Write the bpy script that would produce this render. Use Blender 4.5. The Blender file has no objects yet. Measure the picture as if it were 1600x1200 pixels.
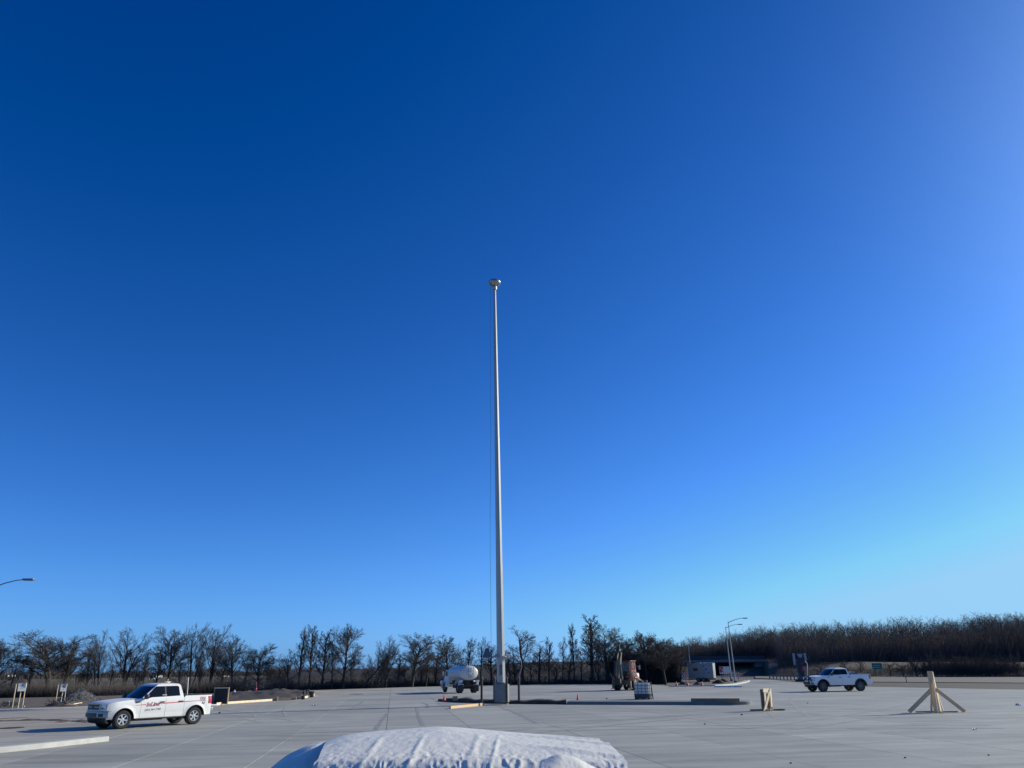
import bpy, bmesh, math, random
import numpy as np
from mathutils import Vector, Matrix, noise

# ------------------------------------------------------------------ camera, sky, sun, exposure
scn = bpy.context.scene
col = scn.collection
CAM_H, PITCH, ROLL, FPX = 2.45, math.radians(20.23), 0.013, 1202.0
_F = Vector((0, math.cos(PITCH), math.sin(PITCH)))
_U0 = Vector((0, -math.sin(PITCH), math.cos(PITCH)))
_R0 = Vector((1, 0, 0))
_R = _R0 * math.cos(ROLL) - _U0 * math.sin(ROLL)
_U = _U0 * math.cos(ROLL) + _R0 * math.sin(ROLL)
cd = bpy.data.cameras.new('camera')
cam = bpy.data.objects.new('camera', cd)
col.objects.link(cam)
scn.camera = cam
cd.sensor_width = 36.0
cd.lens = 36.0 * FPX / 1600.0
cd.clip_start, cd.clip_end = 0.1, 6000
M = Matrix((_R, _U, -_F)).transposed().to_4x4()
M.translation = Vector((0, 0, CAM_H))
cam.matrix_world = M

SUN_AZ, SUN_EL = math.radians(66.0), math.radians(22.0)
SUN_DIR = Vector((math.sin(SUN_AZ) * math.cos(SUN_EL), math.cos(SUN_AZ) * math.cos(SUN_EL), math.sin(SUN_EL)))
world = bpy.data.worlds.new('World')
scn.world = world
world.use_nodes = True
wn, wl = world.node_tree.nodes, world.node_tree.links
bg = wn['Background']
sky = wn.new('ShaderNodeTexSky')
sky.sky_type = 'NISHITA'
sky.sun_disc = False
sky.sun_elevation = SUN_EL
sky.sun_rotation = SUN_AZ
sky.altitude = 0
sky.air_density = 1.0
sky.dust_density = 0.3
sky.ozone_density = 4.0
SKY_GRADE = dict(sat=0.466, gamma=(1.70, 1.38, 1.20), gain=(0.76, 1.26, 2.26), off=(.013, .010, 0.0))   # the camera's deep blue rendering of the clear sky, applied to the whole dome
BG_STRENGTH = 0.10
def _vm(op, a, b):
    n_ = wn.new('ShaderNodeVectorMath'); n_.operation = op
    for i, q in enumerate((a, b)):
        if isinstance(q, tuple): n_.inputs[i].default_value = q
        elif isinstance(q, float): n_.inputs[3].default_value = q
        else: wl.new(q, n_.inputs[i])
    return n_.outputs[0]
def _sat(c, f):
    bw = wn.new('ShaderNodeRGBToBW'); wl.new(c, bw.inputs[0])
    m_ = wn.new('ShaderNodeMix'); m_.data_type = 'RGBA'; m_.clamp_factor = False; m_.inputs[0].default_value = f
    wl.new(bw.outputs[0], m_.inputs[6]); wl.new(c, m_.inputs[7])
    return _vm('MAXIMUM', m_.outputs[2], (1e-5, 1e-5, 1e-5))
_c = _vm('SCALE', sky.outputs[0], 0.1)
_c = _sat(_c, SKY_GRADE['sat'])
_sp = wn.new('ShaderNodeSeparateXYZ'); _cm = wn.new('ShaderNodeCombineXYZ'); wl.new(_c, _sp.inputs[0])
for i in range(3):
    _p = wn.new('ShaderNodeMath'); _p.operation = 'POWER'; _p.inputs[1].default_value = SKY_GRADE['gamma'][i]
    wl.new(_sp.outputs[i], _p.inputs[0]); wl.new(_p.outputs[0], _cm.inputs[i])
_c = _vm('MULTIPLY', _cm.outputs[0], SKY_GRADE['gain'])
_c = _vm('MAXIMUM', _vm('SUBTRACT', _c, SKY_GRADE['off']), (1e-5, 1e-5, 1e-5))
_c = _vm('MINIMUM', _c, (.31, .62, .93))
# bright hazy aureole round the sun (the sun stands just outside the frame at the upper right)
_tc = wn.new('ShaderNodeTexCoord')
_d = wn.new('ShaderNodeVectorMath'); _d.operation = 'DOT_PRODUCT'; wl.new(_tc.outputs['Generated'], _d.inputs[0]); _d.inputs[1].default_value = SUN_DIR
_mx = wn.new('ShaderNodeMath'); _mx.operation = 'MAXIMUM'; wl.new(_d.outputs['Value'], _mx.inputs[0]); _mx.inputs[1].default_value = 0.0
_pw = wn.new('ShaderNodeMath'); _pw.operation = 'POWER'; wl.new(_mx.outputs[0], _pw.inputs[0]); _pw.inputs[1].default_value = 18.0
_au = wn.new('ShaderNodeVectorMath'); _au.operation = 'SCALE'; _au.inputs[0].default_value = (.46, .62, .70); wl.new(_pw.outputs[0], _au.inputs[3])
_c = _vm('ADD', _c, _au.outputs[0])
_c = _vm('SCALE', _c, 10.0)
wl.new(_c, bg.inputs[0])
bg.inputs[1].default_value = BG_STRENGTH
sd = bpy.data.lights.new('sun', 'SUN')
sd.energy = 5.0
sd.angle = math.radians(0.53)
sd.color = (1.0, 0.955, 0.79)
sun = bpy.data.objects.new('sun', sd)
col.objects.link(sun)
sun.rotation_euler = SUN_DIR.to_track_quat('Z', 'Y').to_euler()
scn.view_settings.view_transform = 'Standard'
scn.view_settings.look = 'None'
scn.view_settings.exposure = 0.0
scn.view_settings.gamma = 1.0
scn.view_settings.use_curve_mapping = False

# ------------------------------------------------------------------ where things stand (photo measurements -> metres)
def ray(px, py):
    return _F * FPX + _R * (px - 800) + _U * (600 - py)
def at(px, py, z=0.0):
    d = ray(px, py)
    p = Vector((0, 0, CAM_H)) + d * ((z - CAM_H) / d.z)
    return p
def atY(px, py, Y):
    d = ray(px, py)
    return Vector((0, 0, CAM_H)) + d * (Y / d.y)

# ------------------------------------------------------------------ mesh helpers
class MB:
    def __init__(s):
        s.v, s.f = [], []
    def add(s, vs, fs):
        o = len(s.v)
        s.v.extend([tuple(v) for v in vs])
        s.f.extend([tuple(i + o for i in f) for f in fs])
        return s
    def box(s, c, size, R=None, bev=0.0):
        hx, hy, hz = size[0] / 2, size[1] / 2, size[2] / 2
        c = Vector(c)
        if bev <= 0:
            vs = [Vector((x, y, z)) for x in (-hx, hx) for y in (-hy, hy) for z in (-hz, hz)]
            fs = [(0, 1, 3, 2), (4, 6, 7, 5), (0, 4, 5, 1), (2, 3, 7, 6), (0, 2, 6, 4), (1, 5, 7, 3)]
        else:
            bm = bmesh.new()
            bmesh.ops.create_cube(bm, size=1.0)
            for v in bm.verts:
                v.co = Vector((v.co.x * 2 * hx, v.co.y * 2 * hy, v.co.z * 2 * hz))
            bmesh.ops.bevel(bm, geom=bm.edges[:], offset=bev, segments=2, affect='EDGES', profile=0.6)
            bm.verts.index_update()
            vs = [v.co.copy() for v in bm.verts]
            fs = [[v.index for v in f.verts] for f in bm.faces]
            bm.free()
        if R is not None:
            vs = [R @ v for v in vs]
        return s.add([v + c for v in vs], fs)
    def bar(s, a, b, w, t, up=Vector((0, 0, 1))):
        """rectangular bar from a to b; w across, t along the up-ish side"""
        a, b = Vector(a), Vector(b)
        d = (b - a); L = d.length; d.normalize()
        x = d.cross(up)
        if x.length < 1e-4: x = d.cross(Vector((0, 1, 0)))
        x.normalize(); y = x.cross(d); y.normalize()
        R = Matrix((x, d, y)).transposed()
        return s.box((a + b) / 2, (w, L, t), R)
    def tube(s, pts, rads, n=8, cap=True):
        pts = [Vector(p) for p in pts]
        if not hasattr(rads, '__len__'): rads = [rads] * len(pts)
        rings = []
        ref = None
        for i, p in enumerate(pts):
            d = (pts[min(i + 1, len(pts) - 1)] - pts[max(i - 1, 0)])
            if d.length < 1e-9: d = Vector((0, 0, 1))
            d.normalize()
            if ref is None:
                ref = Vector((1, 0, 0)) if abs(d.x) < 0.8 else Vector((0, 1, 0))
            x = ref - d * ref.dot(d); x.normalize(); y = d.cross(x); ref = x
            rings.append([p + (x * math.cos(2 * math.pi * k / n) + y * math.sin(2 * math.pi * k / n)) * rads[i] for k in range(n)])
        vs = [v for r in rings for v in r]
        fs = []
        for i in range(len(pts) - 1):
            for k in range(n):
                fs.append((i * n + k, i * n + (k + 1) % n, (i + 1) * n + (k + 1) % n, (i + 1) * n + k))
        if cap:
            fs.append(tuple(range(n - 1, -1, -1)))
            fs.append(tuple((len(pts) - 1) * n + k for k in range(n)))
        return s.add(vs, fs)
    def lathe(s, prof, n=24, axis='Z', c=(0, 0, 0), sy=1.0, closed=False):
        """prof: list of (radius, height) along the axis"""
        c = Vector(c); vs = []; fs = []
        for r, h in prof:
            for k in range(n):
                a = 2 * math.pi * k / n
                u, w = r * math.cos(a), r * math.sin(a) * sy
                if axis == 'Z': vs.append(c + Vector((u, w, h)))
                elif axis == 'Y': vs.append(c + Vector((u, h, w)))
                else: vs.append(c + Vector((h, u, w)))
        m = len(prof)
        for i in range(m - 1 + (1 if closed else 0)):
            j = (i + 1) % m
            for k in range(n):
                fs.append((i * n + k, i * n + (k + 1) % n, j * n + (k + 1) % n, j * n + k))
        if not closed:
            if prof[0][0] > 1e-6: fs.append(tuple(range(n)))
            if prof[-1][0] > 1e-6: fs.append(tuple((m - 1) * n + k for k in range(n)))
        return s.add(vs, fs)
    def prism(s, poly, depth, fn):
        """poly in 2D, extruded 0..depth; fn(u, v, w) -> 3D"""
        n = len(poly)
        vs = [fn(u, v, 0) for u, v in poly] + [fn(u, v, depth) for u, v in poly]
        fs = [tuple(range(n)), tuple(range(2 * n - 1, n - 1, -1))]
        for i in range(n):
            j = (i + 1) % n
            fs.append((i, j, n + j, n + i))
        return s.add(vs, fs)
    def grid(s, rows):
        n = len(rows[0])
        vs = [p for r in rows for p in r]
        fs = [(i * n + k, i * n + k + 1, (i + 1) * n + k + 1, (i + 1) * n + k) for i in range(len(rows) - 1) for k in range(n - 1)]
        return s.add(vs, fs)
    def mesh(s, name, mat=None, smooth=None, fix=True):
        me = bpy.data.meshes.new(name)
        me.from_pydata(s.v, [], s.f)
        if fix:
            bm = bmesh.new(); bm.from_mesh(me)
            bmesh.ops.remove_doubles(bm, verts=bm.verts[:], dist=1e-5)
            bmesh.ops.recalc_face_normals(bm, faces=bm.faces[:])
            if smooth:
                for f in bm.faces: f.smooth = True
                ca = math.radians(smooth)
                for e in bm.edges:
                    if len(e.link_faces) != 2 or e.calc_face_angle(0) > ca: e.smooth = False
            bm.to_mesh(me); bm.free()
        elif smooth:
            me.polygons.foreach_set('use_smooth', [True] * len(me.polygons))
        if mat: me.materials.append(mat)
        return me

def link(name, me, parent=None, loc=(0, 0, 0), rz=0.0):
    o = bpy.data.objects.new(name, me)
    col.objects.link(o)
    o.location = loc; o.rotation_euler = (0, 0, rz)
    if parent: o.parent = parent
    return o
def tag(o, label=None, cat=None, group=None, kind=None):
    if label: o['label'] = label
    if cat: o['category'] = cat
    if group: o['group'] = group
    if kind: o['kind'] = kind
    return o
def empty(name, loc, rz, label, cat, group=None):
    o = bpy.data.objects.new(name, None)
    o.empty_display_size = 0.3
    col.objects.link(o)
    o.location = loc; o.rotation_euler = (0, 0, rz)
    return tag(o, label, cat, group)
def part(name, mb, mat, parent=None, smooth=30, label=None, fix=True):
    o = link(name, mb.mesh(name, mat, smooth, fix), parent)
    if label: o['label'] = label
    return o
def copy_tree(o, parent=None):
    c = o.copy(); col.objects.link(c)
    if parent: c.parent = parent
    for ch in list(o.children): copy_tree(ch, c)
    return c

# ------------------------------------------------------------------ materials
def mat(name, base, rough=0.6, metal=0.0, var=0.0, scale=4.0, bump=0.0, bscale=30.0, spec=0.5, coat=0.0, coord='Object', stretch=(1, 1, 1), base2=None):
    m = bpy.data.materials.new(name); m.use_nodes = True
    nt = m.node_tree; N, L = nt.nodes, nt.links
    b = N['Principled BSDF']
    b.inputs['Roughness'].default_value = rough
    b.inputs['Metallic'].default_value = metal
    b.inputs['Specular IOR Level'].default_value = spec
    b.inputs['Coat Weight'].default_value = coat
    b.inputs['Base Color'].default_value = (*base, 1)
    if var > 0 or bump > 0:
        tc = N.new('ShaderNodeTexCoord'); mp = N.new('ShaderNodeMapping')
        mp.inputs['Scale'].default_value = stretch
        L.new(tc.outputs[coord], mp.inputs[0])
    if var > 0:
        nz = N.new('ShaderNodeTexNoise'); nz.inputs['Scale'].default_value = scale; nz.inputs['Detail'].default_value = 6; nz.inputs['Roughness'].default_value = 0.65
        L.new(mp.outputs[0], nz.inputs['Vector'])
        mx = N.new('ShaderNodeMix'); mx.data_type = 'RGBA'
        lo = tuple(c * (1 - var) for c in base); hi = base2 if base2 else tuple(min(1, c * (1 + var)) for c in base)
        mx.inputs[6].default_value = (*lo, 1); mx.inputs[7].default_value = (*hi, 1)
        rp = N.new('ShaderNodeMapRange'); rp.inputs[1].default_value = 0.3; rp.inputs[2].default_value = 0.7
        L.new(nz.outputs['Fac'], rp.inputs[0]); L.new(rp.outputs[0], mx.inputs[0])
        L.new(mx.outputs[2], b.inputs['Base Color'])
    if bump > 0:
        n2 = N.new('ShaderNodeTexNoise'); n2.inputs['Scale'].default_value = bscale; n2.inputs['Detail'].default_value = 4
        L.new(mp.outputs[0], n2.inputs['Vector'])
        bp = N.new('ShaderNodeBump'); bp.inputs['Strength'].default_value = bump; bp.inputs['Distance'].default_value = 0.02
        L.new(n2.outputs['Fac'], bp.inputs['Height']); L.new(bp.outputs[0], b.inputs['Normal'])
    return m

LOT_AZ = math.radians(-8.5)
LD = Vector((math.sin(LOT_AZ), math.cos(LOT_AZ)))      # along the slab strips
LN = Vector((math.cos(LOT_AZ), -math.sin(LOT_AZ)))     # across them

def concrete_mat():
    m = bpy.data.materials.new('broom_concrete'); m.use_nodes = True
    nt = m.node_tree; N, L = nt.nodes, nt.links
    b = N['Principled BSDF']; b.inputs['Roughness'].default_value = 0.75; b.inputs['Specular IOR Level'].default_value = 0.35
    tc = N.new('ShaderNodeTexCoord')
    mp = N.new('ShaderNodeMapping'); mp.inputs['Rotation'].default_value = (0, 0, LOT_AZ)
    L.new(tc.outputs['Object'], mp.inputs[0])
    def nz(scale, detail, sc):
        q = N.new('ShaderNodeMapping'); q.inputs['Scale'].default_value = sc
        L.new(mp.outputs[0], q.inputs[0])
        n = N.new('ShaderNodeTexNoise'); n.inputs['Scale'].default_value = scale; n.inputs['Detail'].default_value = detail; n.inputs['Roughness'].default_value = 0.6
        L.new(q.outputs[0], n.inputs['Vector'])
        return n
    big = nz(0.16, 5, (0.6, 1, 1)); streak = nz(1.1, 6, (0.16, 1.0, 1)); fine = nz(22, 4, (0.3, 1, 1)); mott = nz(.9, 7, (.45, 1, 1))
    def rng(n, a, bb, lo, hi):
        r = N.new('ShaderNodeMapRange'); r.inputs[1].default_value = a; r.inputs[2].default_value = bb; r.inputs[3].default_value = lo; r.inputs[4].default_value = hi
        L.new(n, r.inputs[0]); return r.outputs[0]
    def math_(op, a, bb):
        r = N.new('ShaderNodeMath'); r.operation = op
        for i, q in enumerate((a, bb)):
            if isinstance(q, (int, float)): r.inputs[i].default_value = q
            else: L.new(q, r.inputs[i])
        return r.outputs[0]
    v = math_('MULTIPLY', rng(math_('ADD', math_('MULTIPLY', big.outputs['Fac'], .55), math_('MULTIPLY', mott.outputs['Fac'], .45)), .36, .64, .80, 1.15), rng(streak.outputs['Fac'], .30, .70, .80, 1.17))
    v = math_('MULTIPLY', v, rng(fine.outputs['Fac'], .3, .7, .93, 1.07))
    oi = N.new('ShaderNodeObjectInfo')
    v = math_('MULTIPLY', v, rng(oi.outputs['Random'], 0, 1, .90, 1.06))
    # tan mud tracked over the left-hand drive lane
    sx = N.new('ShaderNodeSeparateXYZ'); L.new(tc.outputs['Object'], sx.inputs[0])
    mud = rng(math_('ADD', sx.outputs[0], rng(big.outputs['Fac'], .3, .7, -5, 5)), -14, -24, 0, 1)
    mud = math_('MULTIPLY', mud, rng(streak.outputs['Fac'], .35, .6, .35, 1.0))
    mx = N.new('ShaderNodeMix'); mx.data_type = 'RGBA'
    mx.inputs[6].default_value = (0.385, 0.374, 0.325, 1); mx.inputs[7].default_value = (0.42, 0.36, 0.28, 1)
    L.new(mud, mx.inputs[0])
    ms = N.new('ShaderNodeVectorMath'); ms.operation = 'SCALE'
    L.new(mx.outputs[2], ms.inputs[0]); L.new(v, ms.inputs[3])
    L.new(ms.outputs[0], b.inputs['Base Color'])
    bp = N.new('ShaderNodeBump'); bp.inputs['Strength'].default_value = 0.35; bp.inputs['Distance'].default_value = 0.01
    L.new(fine.outputs['Fac'], bp.inputs['Height']); L.new(bp.outputs[0], b.inputs['Normal'])
    return m

MT = {}
MT['concrete'] = concrete_mat()
MT['joint'] = mat('joint_sealant', (0.10, 0.10, 0.095), 0.8, var=0.3)
MT['kerb'] = mat('kerb_concrete', (0.5, 0.48, 0.44), 0.8, var=0.12, scale=3, bump=0.2)
MT['dirt'] = mat('bare_dirt', (0.13, 0.10, 0.075), 0.95, var=0.4, scale=1.2, bump=0.8, bscale=9)
MT['bankdirt'] = mat('dark_bank_dirt', (0.062, 0.05, 0.04), 0.95, var=0.45, scale=0.5, stretch=(.3, 1.5, 1))
MT['soil'] = mat('dark_soil', (0.06, 0.047, 0.038), 0.95, var=0.4, scale=3, bump=0.9, bscale=12)
MT['field'] = mat('winter_field', (0.075, 0.062, 0.043), 0.95, var=0.45, scale=0.05, stretch=(0.35, 1.6, 1))
MT['drygrass'] = mat('dry_grass', (0.085, 0.066, 0.046), 0.95, var=0.5, scale=0.35, stretch=(1, 1, 3))
MT['darkslope'] = mat('dark_scrub_slope', (0.028, 0.023, 0.019), 0.95, var=0.5, scale=0.35, stretch=(.5, 1, 3))
MT['road'] = mat('tan_road', (0.155, 0.13, 0.105), 0.9, var=0.15, scale=0.4, bump=0.2)
MT['gravel'] = mat('grey_gravel', (0.095, 0.095, 0.095), 0.9, var=0.5, scale=9, bump=1.0, bscale=14)
MT['white'] = mat('white_car_paint', (0.82, 0.80, 0.76), 0.38, coat=0.15, var=0.04, scale=2)
MT['black'] = mat('black_plastic', (0.015, 0.015, 0.016), 0.45, var=0.2, scale=5)
MT['glass'] = mat('tinted_glass', (0.008, 0.010, 0.013), 0.08, spec=0.3, var=0.1, scale=1)
MT['chrome'] = mat('dull_chrome', (0.36, 0.36, 0.36), 0.35, metal=0.35, var=0.05, scale=4)
MT['silver'] = mat('silver_alloy', (0.65, 0.65, 0.66), 0.35, metal=0.7, var=0.06, scale=8)
MT['rubber'] = mat('tyre_rubber', (0.022, 0.022, 0.024), 0.85, var=0.35, scale=12, bump=0.2)
MT['dusty_rubber'] = mat('dusty_tyre_rubber', (0.05, 0.048, 0.046), 0.9, var=0.3, scale=12, bump=0.2)
MT['lens'] = mat('headlight_lens', (0.30, 0.32, 0.35), 0.12, spec=0.8, var=0.3, scale=10)
MT['lamp_white'] = mat('lamp_reflector', (0.85, 0.85, 0.85), 0.15, metal=0.4, var=0.05)
MT['red'] = mat('red_lens', (0.45, 0.02, 0.025), 0.25, coat=0.4, var=0.15, scale=15)
MT['redprint'] = mat('red_lettering', (0.45, 0.03, 0.06), 0.5, var=0.08)
MT['pinkprint'] = mat('red_stripe', (0.62, 0.16, 0.18), 0.5, var=0.1)
MT['darkprint'] = mat('dark_lettering', (0.10, 0.10, 0.11), 0.5, var=0.1)
MT['galv'] = mat('galvanised_steel', (0.40, 0.40, 0.39), 0.45, metal=0.4, var=0.12, scale=2.5, stretch=(1, 1, 0.2))
MT['dkgalv'] = mat('weathered_steel', (0.16, 0.17, 0.18), 0.5, metal=0.5, var=0.25, scale=3)
MT['pipe'] = mat('dark_steel_pipe', (0.05, 0.04, 0.038), 0.45, metal=0.2, var=0.35, scale=4)
MT['lumber'] = mat('fresh_lumber', (0.72, 0.48, 0.26), 0.75, var=0.22, scale=6, bump=0.15, stretch=(6, 6, 0.7))
MT['old_or_shaded_lumber'] = mat('weathered_or_shaded_lumber', (0.22, 0.165, 0.11), 0.85, var=0.3, scale=6, bump=0.2)
MT['pallumber'] = mat('pale_lumber', (0.80, 0.64, 0.43), 0.75, var=0.18, scale=5, bump=0.15)
MT['darkply'] = mat('dark_form_ply', (0.018, 0.02, 0.022), 0.7, var=0.3, scale=3)
MT['tank'] = mat('tank_white', (0.62, 0.62, 0.61), 0.35, var=0.12, scale=2, coat=0.2)
MT['ibc'] = mat('translucent_poly', (0.62, 0.61, 0.58), 0.4, var=0.08, scale=3)
MT['cage'] = mat('cage_steel', (0.10, 0.10, 0.11), 0.5, metal=0.4, var=0.2)
MT['orange'] = mat('safety_orange', (0.75, 0.10, 0.045), 0.5, var=0.12, scale=6)
MT['pink'] = mat('faded_pink_orange', (0.80, 0.09, 0.10), 0.5, var=0.12, scale=6)
MT['tractor'] = mat('tractor_orange', (0.70, 0.22, 0.12), 0.5, var=0.25, scale=3)
MT['boom'] = mat('boom_yellow_brown', (0.15, 0.11, 0.066), 0.6, var=0.3, scale=3)
MT['machine'] = mat('machine_dark', (0.025, 0.024, 0.025), 0.6, var=0.4, scale=4)
MT['trailer'] = mat('trailer_grey', (0.31, 0.32, 0.325), 0.5, var=0.1, scale=1.5)
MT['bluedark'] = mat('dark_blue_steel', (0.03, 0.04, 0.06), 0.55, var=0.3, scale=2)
MT['bluegrey'] = mat('blue_grey_steel', (0.10, 0.13, 0.16), 0.55, var=0.2, scale=2)
MT['palesteel'] = mat('pale_steel', (0.32, 0.35, 0.40), 0.5, var=0.12, scale=2)
MT['signgreen'] = mat('sign_green', (0.008, 0.13, 0.10), 0.4, var=0.1, scale=3)
MT['signwhite'] = mat('sign_white', (0.72, 0.72, 0.70), 0.5, var=0.06, scale=3)
MT['bark'] = mat('grey_bark', (0.055, 0.047, 0.042), 0.95, var=0.35, scale=2.5)
MT['twig'] = mat('winter_twigs', (0.10, 0.082, 0.070), 0.95, var=0.35, scale=0.6)
MT['woodtwig'] = mat('woodland_twigs', (0.085, 0.071, 0.064), 0.95, var=0.4, scale=0.12)
MT['brush'] = mat('dry_brush', (0.05, 0.042, 0.035), 0.95, var=0.45, scale=0.3)
MT['palebrush'] = mat('pale_dry_brush', (0.17, 0.13, 0.09), 0.95, var=0.35, scale=0.4)
MT['bridge'] = mat('bridge_concrete', (0.22, 0.22, 0.22), 0.85, var=0.15, scale=0.5)
MT['house'] = mat('house_siding', (0.62, 0.60, 0.57), 0.7, var=0.08)
MT['roof'] = mat('house_roof', (0.08, 0.075, 0.075), 0.8, var=0.2)
MT['tarp'] = None

# ------------------------------------------------------------------ setting: field, lot, roads
def tri_poly(pts, z):
    bm = bmesh.new()
    vs = [bm.verts.new((p[0], p[1], z)) for p in pts]
    f = bm.faces.new(vs)
    bmesh.ops.triangulate(bm, faces=[f])
    bm.verts.index_update()
    v = [tuple(q.co) for q in bm.verts]; fs = [tuple(q.index for q in g.verts) for g in bm.faces]
    bm.free()
    return v, fs

mb = MB(); S = 3000
mb.grid([[Vector((x, y, -0.16)) for x in (-S, -300, -60, 0, 60, 300, S)] for y in (-400, 0, 60, 120, 300, 900, S)])
tag(part('field', mb, MT['field'], None, None), 'brown winter field reaching to the horizon', None, None, 'structure')

def g2(px, py):
    p = at(px, py); return (p.x, p.y)
LOT = [(-60, 6), (-60, 40), (-45, 58), g2(0, 1110), g2(137, 1106), g2(330, 1100.5), g2(350, 1099.5), g2(425, 1094.5), g2(470, 1090.5), g2(489, 1086),
       g2(470, 1083), g2(370, 1084), g2(372, 1082.2), g2(490, 1078.5), g2(560, 1076), g2(690, 1072.3), g2(850, 1069.5), g2(1000, 1068.5), g2(1055, 1072), g2(1150, 1070), g2(1172, 1065),
       g2(1165, 1062), g2(1200, 1061.5), g2(1258, 1067.5), g2(1300, 1070.5), g2(1360, 1073), g2(1480, 1075.5), g2(1600, 1077.5), (70, 76), (80, 6)]
v, f = tri_poly(LOT, -0.035)
mb = MB(); mb.add(v, f)
lot = tag(part('parking_lot', mb, MT['joint'], None, None), 'wide lot of new pale broomed concrete slabs', None, None, 'structure')

def clip_cell(poly, cell):
    out = list(poly)
    n = len(cell)
    for i in range(n):
        a, b = cell[i], cell[(i + 1) % n]
        inp, out = out, []
        if not inp: break
        side = lambda p: (b[0] - a[0]) * (p[1] - a[1]) - (b[1] - a[1]) * (p[0] - a[0])
        for k in range(len(inp)):
            p, q = inp[k], inp[(k + 1) % len(inp)]
            sp_, sq = side(p), side(q)
            if sp_ >= 0: out.append(p)
            if sp_ * sq < 0:
                t = sp_ / (sp_ - sq)
                out.append((p[0] + t * (q[0] - p[0]), p[1] + t * (q[1] - p[1])))
    return out
cells = []
STRIP, STEP, GAP = 3.65, 6.1, 0.022
rng = random.Random(4)
for i in range(-24, 26):
    n0, n1 = -0.2 + STRIP * i, -0.2 + STRIP * (i + 1)
    for j in range(-1, 26):
        d0, d1 = 2 + STEP * j, 2 + STEP * (j + 1)
        c = []
        for n_, d_ in ((n0 + GAP / 2, d0 + GAP / 4), (n1 - GAP / 2, d0 + GAP / 4), (n1 - GAP / 2, d1 - GAP / 4), (n0 + GAP / 2, d1 - GAP / 4)):
            p = LN * n_ + LD * d_
            c.append((p.x, p.y))
        pl = clip_cell(LOT, c)
        if len(pl) < 3: continue
        cl = []
        for p in pl:
            if not cl or (abs(p[0] - cl[-1][0]) + abs(p[1] - cl[-1][1])) > 1e-3: cl.append(p)
        if len(cl) < 3: continue
        area = 0.5 * abs(sum(cl[k][0] * cl[(k + 1) % len(cl)][1] - cl[(k + 1) % len(cl)][0] * cl[k][1] for k in range(len(cl))))
        if area < 0.05: continue
        cx = sum(p[0] for p in cl) / len(cl); cy = sum(p[1] for p in cl) / len(cl)
        inview = cy > 18 and abs(cx) < 0.72 * cy * 0.94 + 2
        cells.append((not inview, math.hypot(cx, cy), cl))
cells.sort(key=lambda t: (t[0], t[1]))
far = MB()
def slab_geo(mb, cl, z):
    n = len(cl)
    mb.add([(p[0], p[1], z) for p in cl] + [(p[0], p[1], -0.03) for p in cl],
           [tuple(range(n))] + [(k, (k + 1) % n, n + (k + 1) % n, n + k) for k in range(n)])
for k, (ov, d_, cl) in enumerate(cells):
    z = rng.uniform(-0.0015, 0.0015)
    if k < 290 and not ov:
        m_ = MB(); slab_geo(m_, cl, z)
        part('slab', m_, MT['concrete'], lot, None)
    else:
        slab_geo(far, cl, z)
o = part('slab', far, MT['concrete'], lot, None); o['kind'] = 'stuff'

def ribbon(pts, w, z, jitter=0.0):
    mb = MB(); rows = []
    P = [Vector((p[0], p[1], 0)) for p in pts]
    Q = []
    for i in range(len(P) - 1):
        for t in range(8): Q.append(P[i].lerp(P[i + 1], t / 8))
    Q.append(P[-1])
    Q2 = [Q[0]] + [(Q[i - 1] + Q[i] * 2 + Q[i + 1]) / 4 for i in range(1, len(Q) - 1)] + [Q[-1]]
    for i, p in enumerate(Q2):
        d = Q2[min(i + 1, len(Q2) - 1)] - Q2[max(0, i - 1)]; d.normalize()
        nrm = Vector((-d.y, d.x, 0)); ww = w * (1 + jitter * noise.noise(p * 0.8))
        rows.append([p + nrm * ww / 2 + Vector((0, 0, z)), p - nrm * ww / 2 + Vector((0, 0, z))])
    mb.grid(rows)
    return mb
MT['fainttyre'] = mat('faint_tyre_mark', (0.345, 0.342, 0.31), 0.85, var=0.12, scale=1.5)
MT['tyremark'] = mat('tyre_mark', (0.27, 0.268, 0.25), 0.85, var=0.25, scale=1.5)
for pts, w in (([(567, 1096), (558, 1102), (547, 1109)], .22), ([(605, 1115), (596, 1126), (587, 1140)], .2), ([(651, 1105), (654, 1120), (661, 1134)], .18),
               ([(785, 1107), (799, 1111), (816, 1119), (838, 1130)], .2), ([(660, 1098), (668, 1101), (668, 1106)], .2)):
    o = part('tyre_mark', ribbon([g2(*p) for p in pts], w, 0.006, .3), MT['tyremark'], lot, None)
    o['kind'] = 'stuff'

rt = random.Random(21)
for k in range(9):
    x0, y0 = rt.uniform(-18, 18), rt.uniform(30, 48); a0 = LOT_AZ + rt.gauss(0, .45); cv = rt.gauss(0, .018); ln = rt.uniform(14, 34)
    for o_ in (-.85, .85):
        pts = []
        for q in range(9):
            a_ = a0 + cv * ln * q / 8; s_ = ln * q / 8
            pts.append((x0 + math.sin((a0 + a_) / 2) * s_ + math.cos(a_) * o_, y0 + math.cos((a0 + a_) / 2) * s_ - math.sin(a_) * o_))
        o = part('tyre_mark', ribbon(pts, .2, .0045 + .0004 * k, .35), MT['fainttyre'], lot, None); o['kind'] = 'stuff'

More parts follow.
